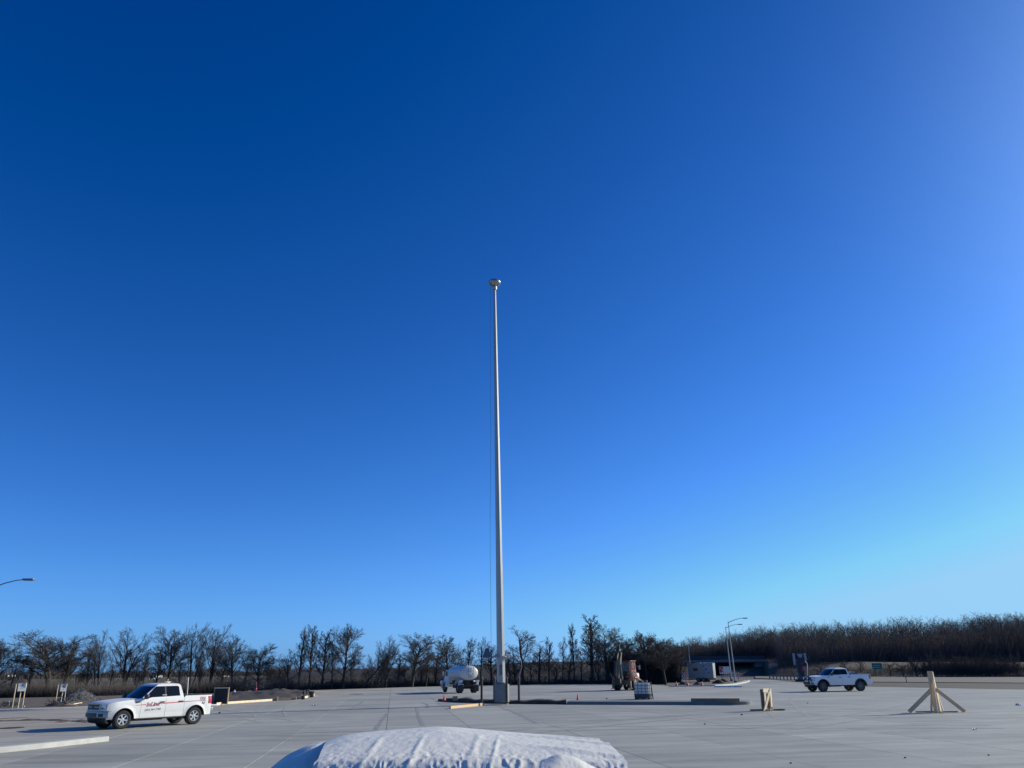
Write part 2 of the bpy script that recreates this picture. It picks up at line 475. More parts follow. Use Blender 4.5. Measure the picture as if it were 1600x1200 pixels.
# dirt verges
def sheet(name, pts, z, m, label):
    v, f = tri_poly(pts, z); mb = MB(); mb.add(v, f)
    return tag(part(name, mb, m, None, None), label, None, None, 'structure')
sheet('dirt_verge', [(-90, 58), (-60, 56), g2(0, 1109.6), g2(137, 1105.6), g2(330, 1100.2), g2(372, 1082), g2(250, 1084), g2(100, 1088), g2(-60, 1091), (-110, 92)], -0.06, MT['dirt'], 'bare brown dirt verge beyond the left kerb')
sheet('dirt_strip', [g2(372, 1082), g2(490, 1078.3), g2(560, 1075.8), g2(690, 1072.1), g2(850, 1069.3), g2(1000, 1068.3), g2(1000, 1065.8), g2(690, 1070), g2(490, 1075.3), g2(372, 1079)], -0.10, MT['dirt'], 'thin strip of bare dirt along the far lot edge')
sheet('dirt_bank', [g2(1200, 1061.2), g2(1258, 1067.2), g2(1360, 1072.7), g2(1600, 1077.2), (75, 74), (140, 74), (150, 105), g2(1600, 1067), g2(1360, 1065.5), g2(1230, 1060)], -0.05, MT['bankdirt'], 'dark bare dirt bank between lot and tan road')
# tan road and the road under the bridge
rd = sheet('road', [g2(1180, 1059.5), g2(1360, 1065), g2(1600, 1066.5), (160, 108), (190, 140), g2(1600, 1057.5), g2(1400, 1057), g2(1180, 1056.5)], -0.02, MT['road'], 'pale tan road running across behind the right side of the lot')

# embankment with the highway, both sides of the bridge
def embankment(name, pts, label):
    """pts: (px, top_py, top_Y, toe_py)"""
    mb = MB(); rows = []
    for i, (px, ty, Y, by) in enumerate(pts):
        top = atY(px, ty, Y)
        toe = top - Vector((top.x, top.y, 0)).normalized() * (24 if by < 1056.6 and px < 1100 else min(30, (Y - at(px, by).y))); toe.z = -0.3
        mid = (top + toe) / 2 + Vector((0, 0, 0.25))
        back = top + Vector((top.x * 0.05, 9, 0)); bt = back + Vector((0, 20, -top.z - .5))
        rows.append([toe, toe.lerp(mid, .5) + Vector((0, 0, -.1)), mid, top, back, bt])
    R2 = []
    for i in range(len(rows) - 1):
        for t in range(6):
            R2.append([a.lerp(b, t / 6) for a, b in zip(rows[i], rows[i + 1])])
    R2.append(rows[-1])
    for r in R2:
        for p in r[1:4]: p.z += 0.18 * noise.noise(p * 0.12)
    mb.grid(R2)
    return tag(part(name, mb, MT['darkslope'] if pts[0][0] < 1000 else MT['drygrass'], None, 50), label, None, None, 'structure')
embankment('embankment', [(430, 1046.5, 260, 1054.5), (560, 1045, 245, 1056), (700, 1041.5, 240, 1056), (800, 1036, 235, 1056), (900, 1033, 230, 1056), (1000, 1032, 225, 1056), (1085, 1031.5, 222, 1056)], 'low dry grass embankment behind the line of bare trees')
embankment('embankment', [(1192, 1033.5, 215, 1054), (1200, 1033, 205, 1056), (1300, 1034.5, 190, 1056.5), (1400, 1034.5, 182, 1056.5), (1500, 1034.5, 178, 1057), (1600, 1035, 174, 1057), (1760, 1034, 170, 1058)], 'brown dry grass embankment at right below the woods')
# hill under the woods
mb = MB(); rows = []
for px in range(1130, 1801, 40):
    a = atY(px, 1036, 205); b = a + Vector((a.x * .08, 18, 0.6 + .0015 * (px - 1130))); c = b + Vector((a.x * .4, 90, 2.5)); e = c + Vector((a.x * .4, 120, -14))
    a.z = -0.2
    rows.append([a, b, c, e])
mb.grid(rows)
tag(part('wooded_hill', mb, MT['drygrass'], None, 50), 'low hill carrying the dense bare woods', None, None, 'structure')

# ------------------------------------------------------------------ kerbs
def kerb_path(pts, w, h, name, label, m=None, mound=None, z0=-0.04):
    """kerb swept along ground points, front edge on the points, body to the left of travel"""
    P = [Vector((p[0], p[1], 0)) for p in pts]; rows = []
    for i, p in enumerate(P):
        d = P[min(i + 1, len(P) - 1)] - P[max(i - 1, 0)]; d.normalize()
        n = Vector((-d.y, d.x, 0))
        prof = [(0, z0), (0.01, h - .03), (0.035, h), (w - .03, h), (w, h - .02), (w, z0)]
        rows.append([p + n * a + Vector((0, 0, z)) for a, z in prof])
    mb = MB(); mb.grid(rows)
    n = 6
    mb.f.append(tuple(range(n))); mb.f.append(tuple((len(rows) - 1) * n + k for k in range(n)))
    o = part(name, mb, m or MT['kerb'], None, 25)
    return tag(o, label, 'kerb')
def pxpath(pts): return [g2(*p) for p in pts]
kerb_path(pxpath([(-140, 1187), (0, 1176.5), (90, 1167), (170, 1158)]), .55, .17, 'kerb', 'pale concrete kerb ending squarely on the lot at near left')
kerb_path([(-58, 55.5)] + pxpath([(0, 1112), (70, 1110), (137, 1107.5), (230, 1104.5), (330, 1101)]), .75, .15, 'kerb', 'long low pale kerb between the lot and the left dirt verge')

# ------------------------------------------------------------------ mast island
IH = 0.20
isl = empty('traffic_island', at(900, 1101), 0, 'long narrow kerbed island with dark soil around the tall mast', 'island')
I0 = Vector(isl.location)
def isl_pts(L): return [at(*p) - I0 for p in L]
fr = isl_pts([(886, 1100.9), (1000, 1101.4), (1080, 1101.5), (1150, 1101.5)])
depth = 2.3
bk = [p + Vector((0.35, depth, 0)) for p in fr]
a, b = fr[-1], bk[-1]
mid = (a + b) / 2; rad = (b - a) / 2; ax = Vector((rad.y, -rad.x, 0))
arc = [mid - rad * math.cos(t) + ax * math.sin(t) for t in [math.pi * k / 10 for k in range(1, 10)]]
outl = fr + arc + bk[::-1]
def rim(mb, outl, h, z0=-.04, ins=.03):
    cx = sum((p for p in outl), Vector()) / len(outl)
    top = []
    for i, p in enumerate(outl):
        d = outl[(i + 1) % len(outl)] - outl[i - 1]; d.normalize(); n = Vector((-d.y, d.x, 0))
        top.append(p + n * ins)
    n = len(outl)
    mb.add([p + Vector((0, 0, z0)) for p in outl] + [p + Vector((0, 0, h - ins)) for p in outl] + [p + Vector((0, 0, h)) for p in top],
           [(k, (k + 1) % n, n + (k + 1) % n, n + k) for k in range(n)] + [(n + k, n + (k + 1) % n, 2 * n + (k + 1) % n, 2 * n + k) for k in range(n)] + [tuple(2 * n + k for k in range(n))])
mb = MB(); rim(mb, outl, IH)
part('kerb', mb, mat('grey_kerb_concrete', (.20, .195, .185), .85, var=.15, scale=2, bump=.2), isl, 25)
# soil end of the island: a ragged low bank
fr2 = isl_pts([(684, 1095.8), (715, 1097.6), (755, 1099.3), (800, 1100), (850, 1100.5), (884.5, 1100.8)])
rows = []
P = []
for i in range(len(fr2) - 1):
    for t in range(10): P.append(fr2[i].lerp(fr2[i + 1], t / 10))
P.append(fr2[-1])
for i, p in enumerate(P):
    q = p + I0
    e = min(1, i / 6) 
    w = depth * (0.25 + .75 * min(1, i / 14))
    hh = (IH + .05 + 0.10 * noise.noise(q * 0.9)) * (.55 + .45 * e)
    row = []
    for u, k in ((0, 0), (.02, .45), (.05, .8), (.1, .97), (.25, 1.05), (.45, .95), (.65, 1.05), (.85, .9), (.97, .6), (1.0, 0)):
        n2 = noise.noise(Vector((q.x * 1.7, u * 4, 3.1)))
        row.append(p + Vector((.15 * u + .05 * n2, w * u + .04 * noise.noise(Vector((q.x * 3, u * 3, 8))), hh * k + (.05 * n2 if k > .3 else 0) - (.04 if k == 0 else 0))))
    rows.append(row)
mb = MB(); mb.grid(rows); n = len(rows[0])
mb.f.append(tuple(range(n))); mb.f.append(tuple((len(rows) - 1) * n + k for k in range(n)))
part('soil_bed', mb, MT['soil'], isl, 50)

# high mast
PB = at(781, 1096.6, IH); MY = PB.y + .55
mast_base = Vector((atY(783.5, 1070, MY).x, MY, IH))
topz = atY(773, 440, MY).z
mast = empty('high_mast_light', (mast_base.x, mast_base.y, IH - .05), 0, 'very tall tapered steel mast with a dome cap, standing on a square concrete pedestal', 'light mast')
PEDH = 1.20
mb = MB(); mb.box((0.03, 0, PEDH / 2), (0.86, 0.86, PEDH), Matrix.Rotation(math.radians(-17), 3, 'Z'), .025)
part('pedestal', mb, mat('pedestal_concrete', (0.24, 0.235, 0.22), 0.85, var=.12, scale=3, bump=.2), mast, 30)
mb = MB(); mb.lathe([(0.40, PEDH + .04), (0.40, PEDH + .09)], 24)
for k in range(12):
    a_ = 2 * math.pi * k / 12
    mb.lathe([(.018, PEDH + .0), (.018, PEDH + .15)], 6, c=(.36 * math.cos(a_), .36 * math.sin(a_), 0))
    mb.lathe([(.034, PEDH + .09), (.034, PEDH + .12)], 6, c=(.36 * math.cos(a_), .36 * math.sin(a_), 0))
part('base_flange', mb, MT['dkgalv'], mast, 30)
HT = topz - IH
# slight real lean of the mast as photographed
lean = atY(772.6, 447, MY).x - mast_base.x
def mx(z): return lean * (z / HT)
mb = MB()
secs = [(PEDH + .09, .31), (9.5, .262), (9.52, .252), (19.5, .205), (19.52, .196), (29, .152), (HT - .25, .125)]
for i in range(12):
    pass
mb.grid([[Vector((mx(z) + r * 1.04 * math.cos(math.radians(22.5 + 45 * k)), r * 1.04 * math.sin(math.radians(22.5 + 45 * k)), z)) for k in range(9)] for z, r in secs])
part('shaft', mb, MT['galv'], mast, None)
mb = MB(); mb.box((mx(2.1), -.30, 2.15), (.22, .04, .7), None, .01); part('access_door', mb, MT['dkgalv'], mast, 30)
mb = MB(); c_ = (mx(HT), 0, HT)
mb.lathe([(.10, -.40), (.26, -.36), (.48, -.20), (.525, -.10), (.53, -.02), (.50, .06), (.40, .13), (.24, .18), (.08, .20), (.0, .205)], 28, c=c_)
part('dome_cap', mb, mat('dome_metal', (0.40, 0.39, 0.37), .3, metal=.75, var=.15), mast, 40)
mb = MB(); mb.lathe([(.19, HT - .75), (.21, HT - .7), (.21, HT - .48), (.15, HT - .42)], 16, c=(mx(HT), 0, 0))
part('cap_collar', mb, MT['galv'], mast, 40)
mb = MB(); zr = atY(784, 1026, MY).z - IH + .05
xr = atY(767.5, 1000, MY).x - mast_base.x
mb.tube([(mx(HT) - .36, -.1, HT - .2), (mx(HT * .6) - .50, -.12, HT * .6), (xr - .06, -.12, 12), (xr, -.12, zr + .4)], .011, 5)
part('winch_cable', mb, MT['dkgalv'], mast, 40)
# lowered light ring: ring, brackets, arms with a lamp at left and a hanging cord at right
mb = MB()
for k in range(28):
    a0, a1 = 2 * math.pi * k / 28, 2 * math.pi * (k + 1) / 28
    mb.tube([(.46 * math.cos(a0), .46 * math.sin(a0), zr), (.46 * math.cos(a1), .46 * math.sin(a1), zr)], .045, 6, False)
for k in range(3):
    a0 = 2 * math.pi * k / 3 + .5
    mb.bar((.30 * math.cos(a0), .30 * math.sin(a0), zr), (.46 * math.cos(a0), .46 * math.sin(a0), zr), .08, .10)
    mb.box((.42 * math.cos(a0), .42 * math.sin(a0), zr + .05), (.16, .16, .26), Matrix.Rotation(a0, 3, 'Z'), .01)
part('light_ring', mb, MT['galv'], mast, 40)
mb = MB(); mb.tube([(.46, 0, zr), (.75, 0, zr + .02), (1.25, -.02, zr + .03)], .03, 8)
mb.tube([(.46, .02, zr - .15), (.62, .02, zr - .13), (.70, .02, zr - .12)], .02, 6)
part('bracket_arm', mb, MT['palesteel'], mast, 40)
mb = MB(); mb.tube([(-.46, 0, zr), (-.8, 0, zr + .02), (-1.05, -.02, zr)], .03, 8); part('bracket_arm', mb, MT['palesteel'], mast, 40)
lp = MB(); lp.lathe([(.05, .62), (.14, .58), (.20, .40), (.33, .08), (.36, .0), (.34, -.02), (.0, -.02)], 18, c=(-1.02, -.02, zr - .02))
lf = part('floodlight', lp, MT['bluegrey'], mast, 35)
lp = MB(); lp.lathe([(.30, -.03), (.22, -.07), (.0, -.085)], 18, c=(-1.02, -.02, zr - .02)); part('lens', lp, MT['lens'], lf, 35)
mb = MB(); mb.tube([(1.24, -.02, zr + .03), (1.36, -.02, zr - .1), (1.46, -.02, zr - .4), (1.47, -.02, zr - .75), (1.38, -.02, zr - 1.05), (1.22, -.02, zr - 1.3)], .016, 6)
part('power_cord', mb, MT['palesteel'], mast, 40)
mb = MB(); mb.tube([(-1.25, 0, zr - .1), (-1.45, 0, zr - .25), (-1.65, 0, zr - .45), (-1.75, 0, zr - .6)], .014, 6); part('power_cord', mb, MT['machine'], mast, 40)
# small shut-off boxes on the right of the ring
mb = MB(); mb.box((.50, -.12, zr + .02), (.22, .2, .24), None, .02); part('junction_box', mb, MT['signwhite'], mast, 30)

# steel pipe bollards round the pedestal
bol_l = ['dark pipe bollard standing alone left of the mast pedestal', 'dark pipe bollard half hidden behind the left edge of the mast pedestal',
         'dark pipe bollard in front of the right edge of the mast pedestal', 'dark pipe bollard standing clear to the right of the mast pedestal']
first = None
for (px, ty, by, dy), lab in zip(((752.6, 1059, 1096, 0), (772.4, 1058.5, 1095.4, .9), (791.6, 1058.5, 1096.7, 0), (810.8, 1058, 1095.4, .3)), bol_l):
    b_ = at(px, by, IH); b_.y += dy if px != 772.4 else 1.2
    b_.x = atY(px, 1080, b_.y).x
    h_ = atY(px, ty, b_.y).z - IH + .02
    t = empty('bollard', (b_.x, b_.y, IH - .02), 0, lab, 'bollard', 'pipe bollards around the mast pedestal')
    if first is None:
        mb = MB(); mb.lathe([(.085, -.1), (.085, h_ - .02)], 18); p1 = part('pipe', mb, MT['pipe'], t, 40)
        mb = MB(); mb.lathe([(.088, h_ - .02), (.086, h_ + .005), (.06, h_ + .03), (0, h_ + .04)], 18); p2 = part('cap', mb, MT['dkgalv'], t, 40)
        first = t
    else:
        for ch in first.children: copy_tree(ch, t)

# timber and small things on and by the island
def beam(name, a, b, w, h, m, label, cat, group=None, ends=None):
    a, b = Vector(a), Vector(b)
    o = bpy.data.objects.new(name, None)
    mid = (a + b) / 2
    mb = MB(); mb.bar(a - mid + Vector((0, 0, h / 2)), b - mid + Vector((0, 0, h / 2)), w, h)
    o = part(name, mb, m, None, 30); o.location = mid
    return tag(o, label, cat, group)
beam('timber_beam', at(703, 1107.4), at(755, 1102.2), .14, .16, MT['lumber'], 'fresh yellow timber beam lying on the concrete before the mast island', 'timber beam')
beam('form_board', at(1080, 1096.2, IH), at(1156, 1096.4, IH), .10, .20, MT['old_or_shaded_lumber'], 'long dark brown form board lying along the rounded right end of the mast island', 'form board')
t = empty('wooden_crate', at(711, 1094.5, IH), .25, 'small brown wooden crate on the soil at the left end of the mast island', 'crate')
mb = MB()
for s in (-1, 1):
    mb.box((s * .14, 0, .15), (.03, .26, .30)); 
for k in range(3): mb.box((0, -.13, .05 + .1 * k), (.25, .025, .085)); mb.box((0, .13, .05 + .1 * k), (.25, .025, .085))
part('side_boards', mb, MT['old_or_shaded_lumber'], t); mb = MB(); mb.box((0, 0, .02), (.25, .235, .025)); part('bottom_board', mb, MT['old_or_shaded_lumber'], t)
mb = MB(); mb.box((.165, 0, .16), (.012, .25, .28)); part('lit_end_board', mb, MT['pallumber'], t)  # paler lumber paints the sunlit right end of the crate

def cone(loc, h, label, m=MT['orange'], bands=True, group='orange markers', r=.14, slim=False):
    t = empty('traffic_cone', loc, 0, label, 'traffic cone', group)
    mb = MB()
    if slim: prof = [(.055, .03), (.052, h * .35), (.048, h * .7), (.045, h * .9), (.055, h * .93), (.055, h * .97), (.03, h)]
    else: prof = [(r, .03), (r * .85, h * .18), (r * .55, h * .55), (r * .30, h * .95), (r * .25, h)]
    mb.lathe(prof, 18); part('cone_body', mb, m, t, 40)
    mb = MB(); mb.box((0, 0, .02), (r * 2.5, r * 2.5, .035), None, .01); part('base_plate', mb, MT['black'] if slim else m, t)
    if bands:
        mb = MB()
        rr = (lambda q: .05 if slim else r * (.85 - .6 * q) * 1.04 + .004)
        mb.lathe([(rr(.55), h * .55), (rr(.72), h * .72)], 18); part('reflective_band', mb, MT['signwhite'], t, 40)
    return t
cone(at(694, 1094.6, IH), .40, 'small pink-orange marker cone on the left tip of the mast island', MT['pink'], False, r=.11)
cone(at(903, 1093.6, IH), .40, 'small pink-orange marker cone behind the island right of the bollards', MT['pink'], False, r=.10)

def scrap(px, py, z, s, m, label, seed):
    r_ = random.Random(seed); mb = MB(); rows = []
    for i in range(6):
        rows.append([Vector(((i - 2.5) / 5 * s, (k - 2) / 4 * s * .7, abs(r_.gauss(0, s * .22)) + .01)) for k in range(5)])
    mb.grid(rows)
    lo = [[p - Vector((0, 0, .008)) for p in r] for r in rows]; mb.grid(lo)
    o = part('paper_scrap', mb, m, None, 40); o.location = at(px, py, z)
    return tag(o, label, 'paper scrap')
scrap(825, 1099.6, 0, .32, MT['signwhite'], 'crumpled white scrap against the island kerb right of the mast', 1)
scrap(894, 1098.8, 0, .3, MT['signwhite'], 'crumpled white scrap where the soil meets the concrete kerb', 2)
scrap(793, 1101, 0, .18, MT['signwhite'], 'small white scrap below the mast pedestal', 3)
scrap(492, 1102.5, 0, .35, MT['signwhite'], 'white scrap alone on the concrete right of the left dirt island', 4)
scrap(1523, 1140.5, 0, .14, MT['signwhite'], 'tiny white scrap alone on the concrete right of the larger timber brace', 5)
scrap(1592, 1102.5, 0, .3, MT['signwhite'], 'white scrap at the far right edge of the concrete', 6)
def stone(px, py, s, label, seed):
    r_ = random.Random(seed); bm = bmesh.new(); bmesh.ops.create_icosphere(bm, subdivisions=2, radius=s)
    s *= 1.0
    for v in bm.verts: v.co *= (1 + .35 * noise.noise(v.co * (2 / s) + Vector((seed, 0, 0)))) * .6; v.co.z *= .6
    me = bpy.data.meshes.new('clod'); bm.to_mesh(me); bm.free(); me.materials.append(MT['soil'])
    o = link('clod', me, None, at(px, py) + Vector((0, 0, s * .3)))
    return tag(o, label, 'dirt clod', 'loose dark clods on the lot')
for i, (px, py, s, lab) in enumerate(((1159, 1117.5, .10, 'dark clod on the concrete left of the smaller timber brace'), (1414.5, 1184.5, .05, 'dark clod near the bottom of the frame at right'),
        (1545, 1180.5, .045, 'dark clod near the bottom right corner'), (1101.5, 1132, .07, 'dark clod below the middle of the mast island'), (343, 1114.5, .12, 'dark clod behind the rear wheel of the lettered pickup'),
        (948, 1092.2, .12, 'dark clod on the concrete left of the caged white tank'), (1236, 1193, .05, 'dark clod low in the frame between the covered load and the right edge'), (1262, 1099, .08, 'dark clod right of the smaller timber brace'))):
    stone(px, py, s, lab, i + 3)
def drain(px, py, w, d, label):
    t = empty('drain_cover', at(px, py) + Vector((0, 0, .004)), LOT_AZ * -1, label, 'drain cover')
    mb = MB(); mb.lathe([(w, 0), (w, .01), (w * .92, .014), (w * .92, .008), (0, .008)], 24, sy=d); part('cover', mb, MT['machine'], t)
    mb = MB()
    for k in range(-3, 4): mb.box((k * w * .22, 0, .012), (w * .06, w * d * 1.3 * math.sqrt(max(.1, 1 - (k * .22) ** 2)), .008))
    part('grate_bars', mb, MT['pipe'], t)
drain(557, 1084.6, .75, 1.0, 'dark drain opening in the concrete near the far tree line')
drain(18, 1137.5, .55, 1.0, 'dark drain cover in the muddy concrete at far left')
drain(458, 1080, .5, 1.0, 'small dark drain cover beyond the left dirt island')

# IBC tote
tp = at(1005.5, 1092.6); 
ibc = empty('bulk_tank', tp, math.radians(-20), 'white plastic tank in a steel cage on a dark pallet behind the mast island', 'caged tank')
W, Dp, Hh = 1.18, 1.0, 1.22
mb = MB(); mb.box((0, 0, .72), (W - .06, Dp - .06, .94), None, .06); part('plastic_bottle', mb, MT['ibc'], ibc, 40)
mb = MB(); mb.lathe([(.12, 1.18), (.12, 1.24), (.0, 1.25)], 18); part('filler_cap', mb, MT['black'], ibc, 40)
mb = MB(); r_ = .016
for k in range(5):
    x = -W / 2 + W * k / 4
    for s in (-1, 1): mb.tube([(x, s * Dp / 2, .22), (x, s * Dp / 2, Hh)], r_, 6)
for k in range(1, 4):
    y = -Dp / 2 + Dp * k / 4
    for s in (-1, 1): mb.tube([(s * W / 2, y, .22), (s * W / 2, y, Hh)], r_, 6)
for k in range(5):
    z = .34 + (Hh - .34) * k / 4
    mb.tube([(-W / 2, -Dp / 2, z), (W / 2, -Dp / 2, z), (W / 2, Dp / 2, z), (-W / 2, Dp / 2, z), (-W / 2, -Dp / 2, z)], r_, 6)
part('cage', mb, MT['cage'], ibc, 40)
mb = MB(); mb.box((0, 0, .21), (W, Dp, .05))
for x in (-1, 0, 1):
    for y in (-1, 0, 1): mb.box((x * (W / 2 - .08), y * (Dp / 2 - .08), .10), (.15, .14, .17))
for y in (-1, 0, 1): mb.box((0, y * (Dp / 2 - .07), .012), (W, .12, .024))
part('pallet', mb, MT['black'], ibc)
mb = MB(); mb.box((0, 0, .24), (W - .02, Dp + .02, .34)); part('skirt', mb, MT['bluedark'], ibc)
mb = MB(); mb.bar((.74, -.25, 0), (.61, -.25, 1.30), .07, .05, Vector((0, 1, 0)))
o = part('plank', mb, MT['machine'], None); o.location = tp; o.rotation_euler = (0, 0, math.radians(-8)); tag(o, 'narrow dark plank leaning against the right side of the caged white tank', 'plank')

# ------------------------------------------------------------------ timber braces
def plank(parent, a, b, w, t, m, facing=Vector((0, -1, 0)), name='plank'):
    mb = MB(); a, b = Vector(a), Vector(b)
    mb.bar(a, b, w, t, facing)
    return part(name, mb, m, parent, 30)
B1 = at(1463, 1113.5)
br = empty('timber_brace', B1, 0, 'large timber brace with two splayed side legs, standing on the concrete at right', 'timber brace', 'timber braces on the lot')
Y0 = B1.y
def rel(px, py, dy=0.0): return atY(px, py, Y0 + dy) - B1
LB, PL = MT['lumber'], MT['pallumber']  # PL: paler tone painted on the planks that catch the sun
plank(br, rel(1452.5, 1048.6), rel(1464, 1114), .27, .045, LB, name='mast_plank')
plank(br, rel(1456.5, 1050, .12), rel(1470, 1113, .45), .20, .045, PL, Vector((.75, -.6, 0)), name='mast_plank')
plank(br, rel(1456, 1059, .06), rel(1455.3, 1114.5, .0), .09, .045, LB)
plank(br, rel(1459, 1066, .16), rel(1473.5, 1110.5, 1.0), .10, .05, PL, Vector((.8, -.5, 0)))
plank(br, rel(1457, 1062, -.08), rel(1465.5, 1115.5, -.45), .09, .06, PL, Vector((.8, -.5, 0)))
plank(br, rel(1455.5, 1077.5, -.05), rel(1420.5, 1112.5, .0), .19, .05, LB, name='side_leg')
plank(br, rel(1462, 1077, .08), rel(1507.5, 1112.0, .1), .17, .05, LB, name='side_leg')
for a_, b_, y_, m_ in (((1431.5, 1113), (1461, 1113), .2, MT['old_or_shaded_lumber']), ((1466, 1113.3), (1496, 1112.6), -.15, MT['old_or_shaded_lumber'])):
    p_, q_ = rel(*a_, y_), rel(*b_, y_); p_.z = q_.z = .045
    plank(br, p_, q_, .14, .05, m_, Vector((0, 0, 1)), name='base_board')
p_, q_ = Vector((0.05, -.55, .03)), Vector((.25, .95, .03)); plank(br, p_, q_, .12, .05, PL, Vector((0, 0, 1)), name='base_board')
mb = MB(); mb.box(rel(1466, 1111.5, -.3), (.14, .12, .14)); part('block', mb, PL, br)

B2 = at(1199, 1111)
br = empty('timber_brace', B2, 0, 'small timber stand with crossed planks on a flat base, right of the mast island', 'timber brace', 'timber braces on the lot')
Y0 = B2.y
def rel(px, py, dy=0.0): return atY(px, py, Y0 + dy) - B2
plank(br, rel(1190, 1077, .0), rel(1193.5, 1111.5, .0), .22, .05, MT['old_or_shaded_lumber'], Vector((.4, -1, 0)), name='upright')  # dark lumber tone paints the shade on this plank
plank(br, rel(1194, 1076.5, -.1), rel(1196, 1106, .0), .16, .05, PL, Vector((.8, -.6, 0)), name='upright')
plank(br, rel(1200.5, 1078, .25), rel(1204.8, 1109, .7), .12, .05, LB, Vector((.7, -1, 0)), name='upright')
plank(br, rel(1203.3, 1076, .3), rel(1205.8, 1109, .75), .20, .05, PL, Vector((.8, -.6, 0)), name='upright')
plank(br, rel(1202.3, 1080, -.10), rel(1194.2, 1112.0, -.25), .24, .05, PL, Vector((.8, -.6, 0)), name='cross_plank')
plank(br, rel(1192, 1078.8, -.22), rel(1201.5, 1078.8, .28), .20, .05, PL, Vector((.8, -.6, 0)), name='head_board')
plank(br, rel(1199.5, 1084, .5), rel(1201.5, 1109, .5), .16, .03, MT['old_or_shaded_lumber'], name='back_board')
for a_, b_, y_, m_, w_ in (((1172.5, 1110), (1226, 1110), .3, MT['old_or_shaded_lumber'], .16), ((1186, 1110), (1226.5, 1109.8), .45, PL, .05)):
    p_, q_ = rel(*a_, y_), rel(*b_, y_); p_.z = q_.z = .05
    plank(br, p_, q_, w_, .08, m_, Vector((0, 0, 1)), name='base_board')
for c_, s_ in (((.30, .1, .13), (.12, .12, .18)), ((-.02, -.2, .06), (.08, .12, .12)), ((.15, -.2, .05), (.07, .12, .10))):
    mb = MB(); mb.box(Vector(c_), s_); part('block', mb, PL, br)

# ------------------------------------------------------------------ pickups
def text_mesh(txt, size, shear=0.0, bold=0.0):
    cu = bpy.data.curves.new('lettering', 'FONT'); cu.body = txt; cu.size = size; cu.shear = shear; cu.offset = bold; cu.resolution_u = 3
    cu.align_x = 'CENTER'; cu.align_y = 'CENTER'
    to = bpy.data.objects.new('lettering', cu); col.objects.link(to)
    dg = bpy.context.evaluated_depsgraph_get(); dg.update()
    me = bpy.data.meshes.new_from_object(to.evaluated_get(dg))
    vs = [v.co.copy() for v in me.vertices]; fs = [tuple(p.vertices) for p in me.polygons]
    bpy.data.objects.remove(to); bpy.data.curves.remove(cu); bpy.data.meshes.remove(me)
    return vs, fs

def shell(mb, A, B):
    """closed slab between two equal grids"""
    mb.grid(A); mb.grid(B)
    n, m = len(A), len(A[0])
    loop = [(0, k) for k in range(m)] + [(i, m - 1) for i in range(1, n)] + [(n - 1, k) for k in range(m - 2, -1, -1)] + [(i, 0) for i in range(n - 2, 0, -1)]
    for q in range(len(loop)):
        i, k = loop[q]; i2, k2 = loop[(q + 1) % len(loop)]
        mb.add([A[i][k], A[i2][k2], B[i2][k2], B[i][k]], [(0, 1, 2, 3)])

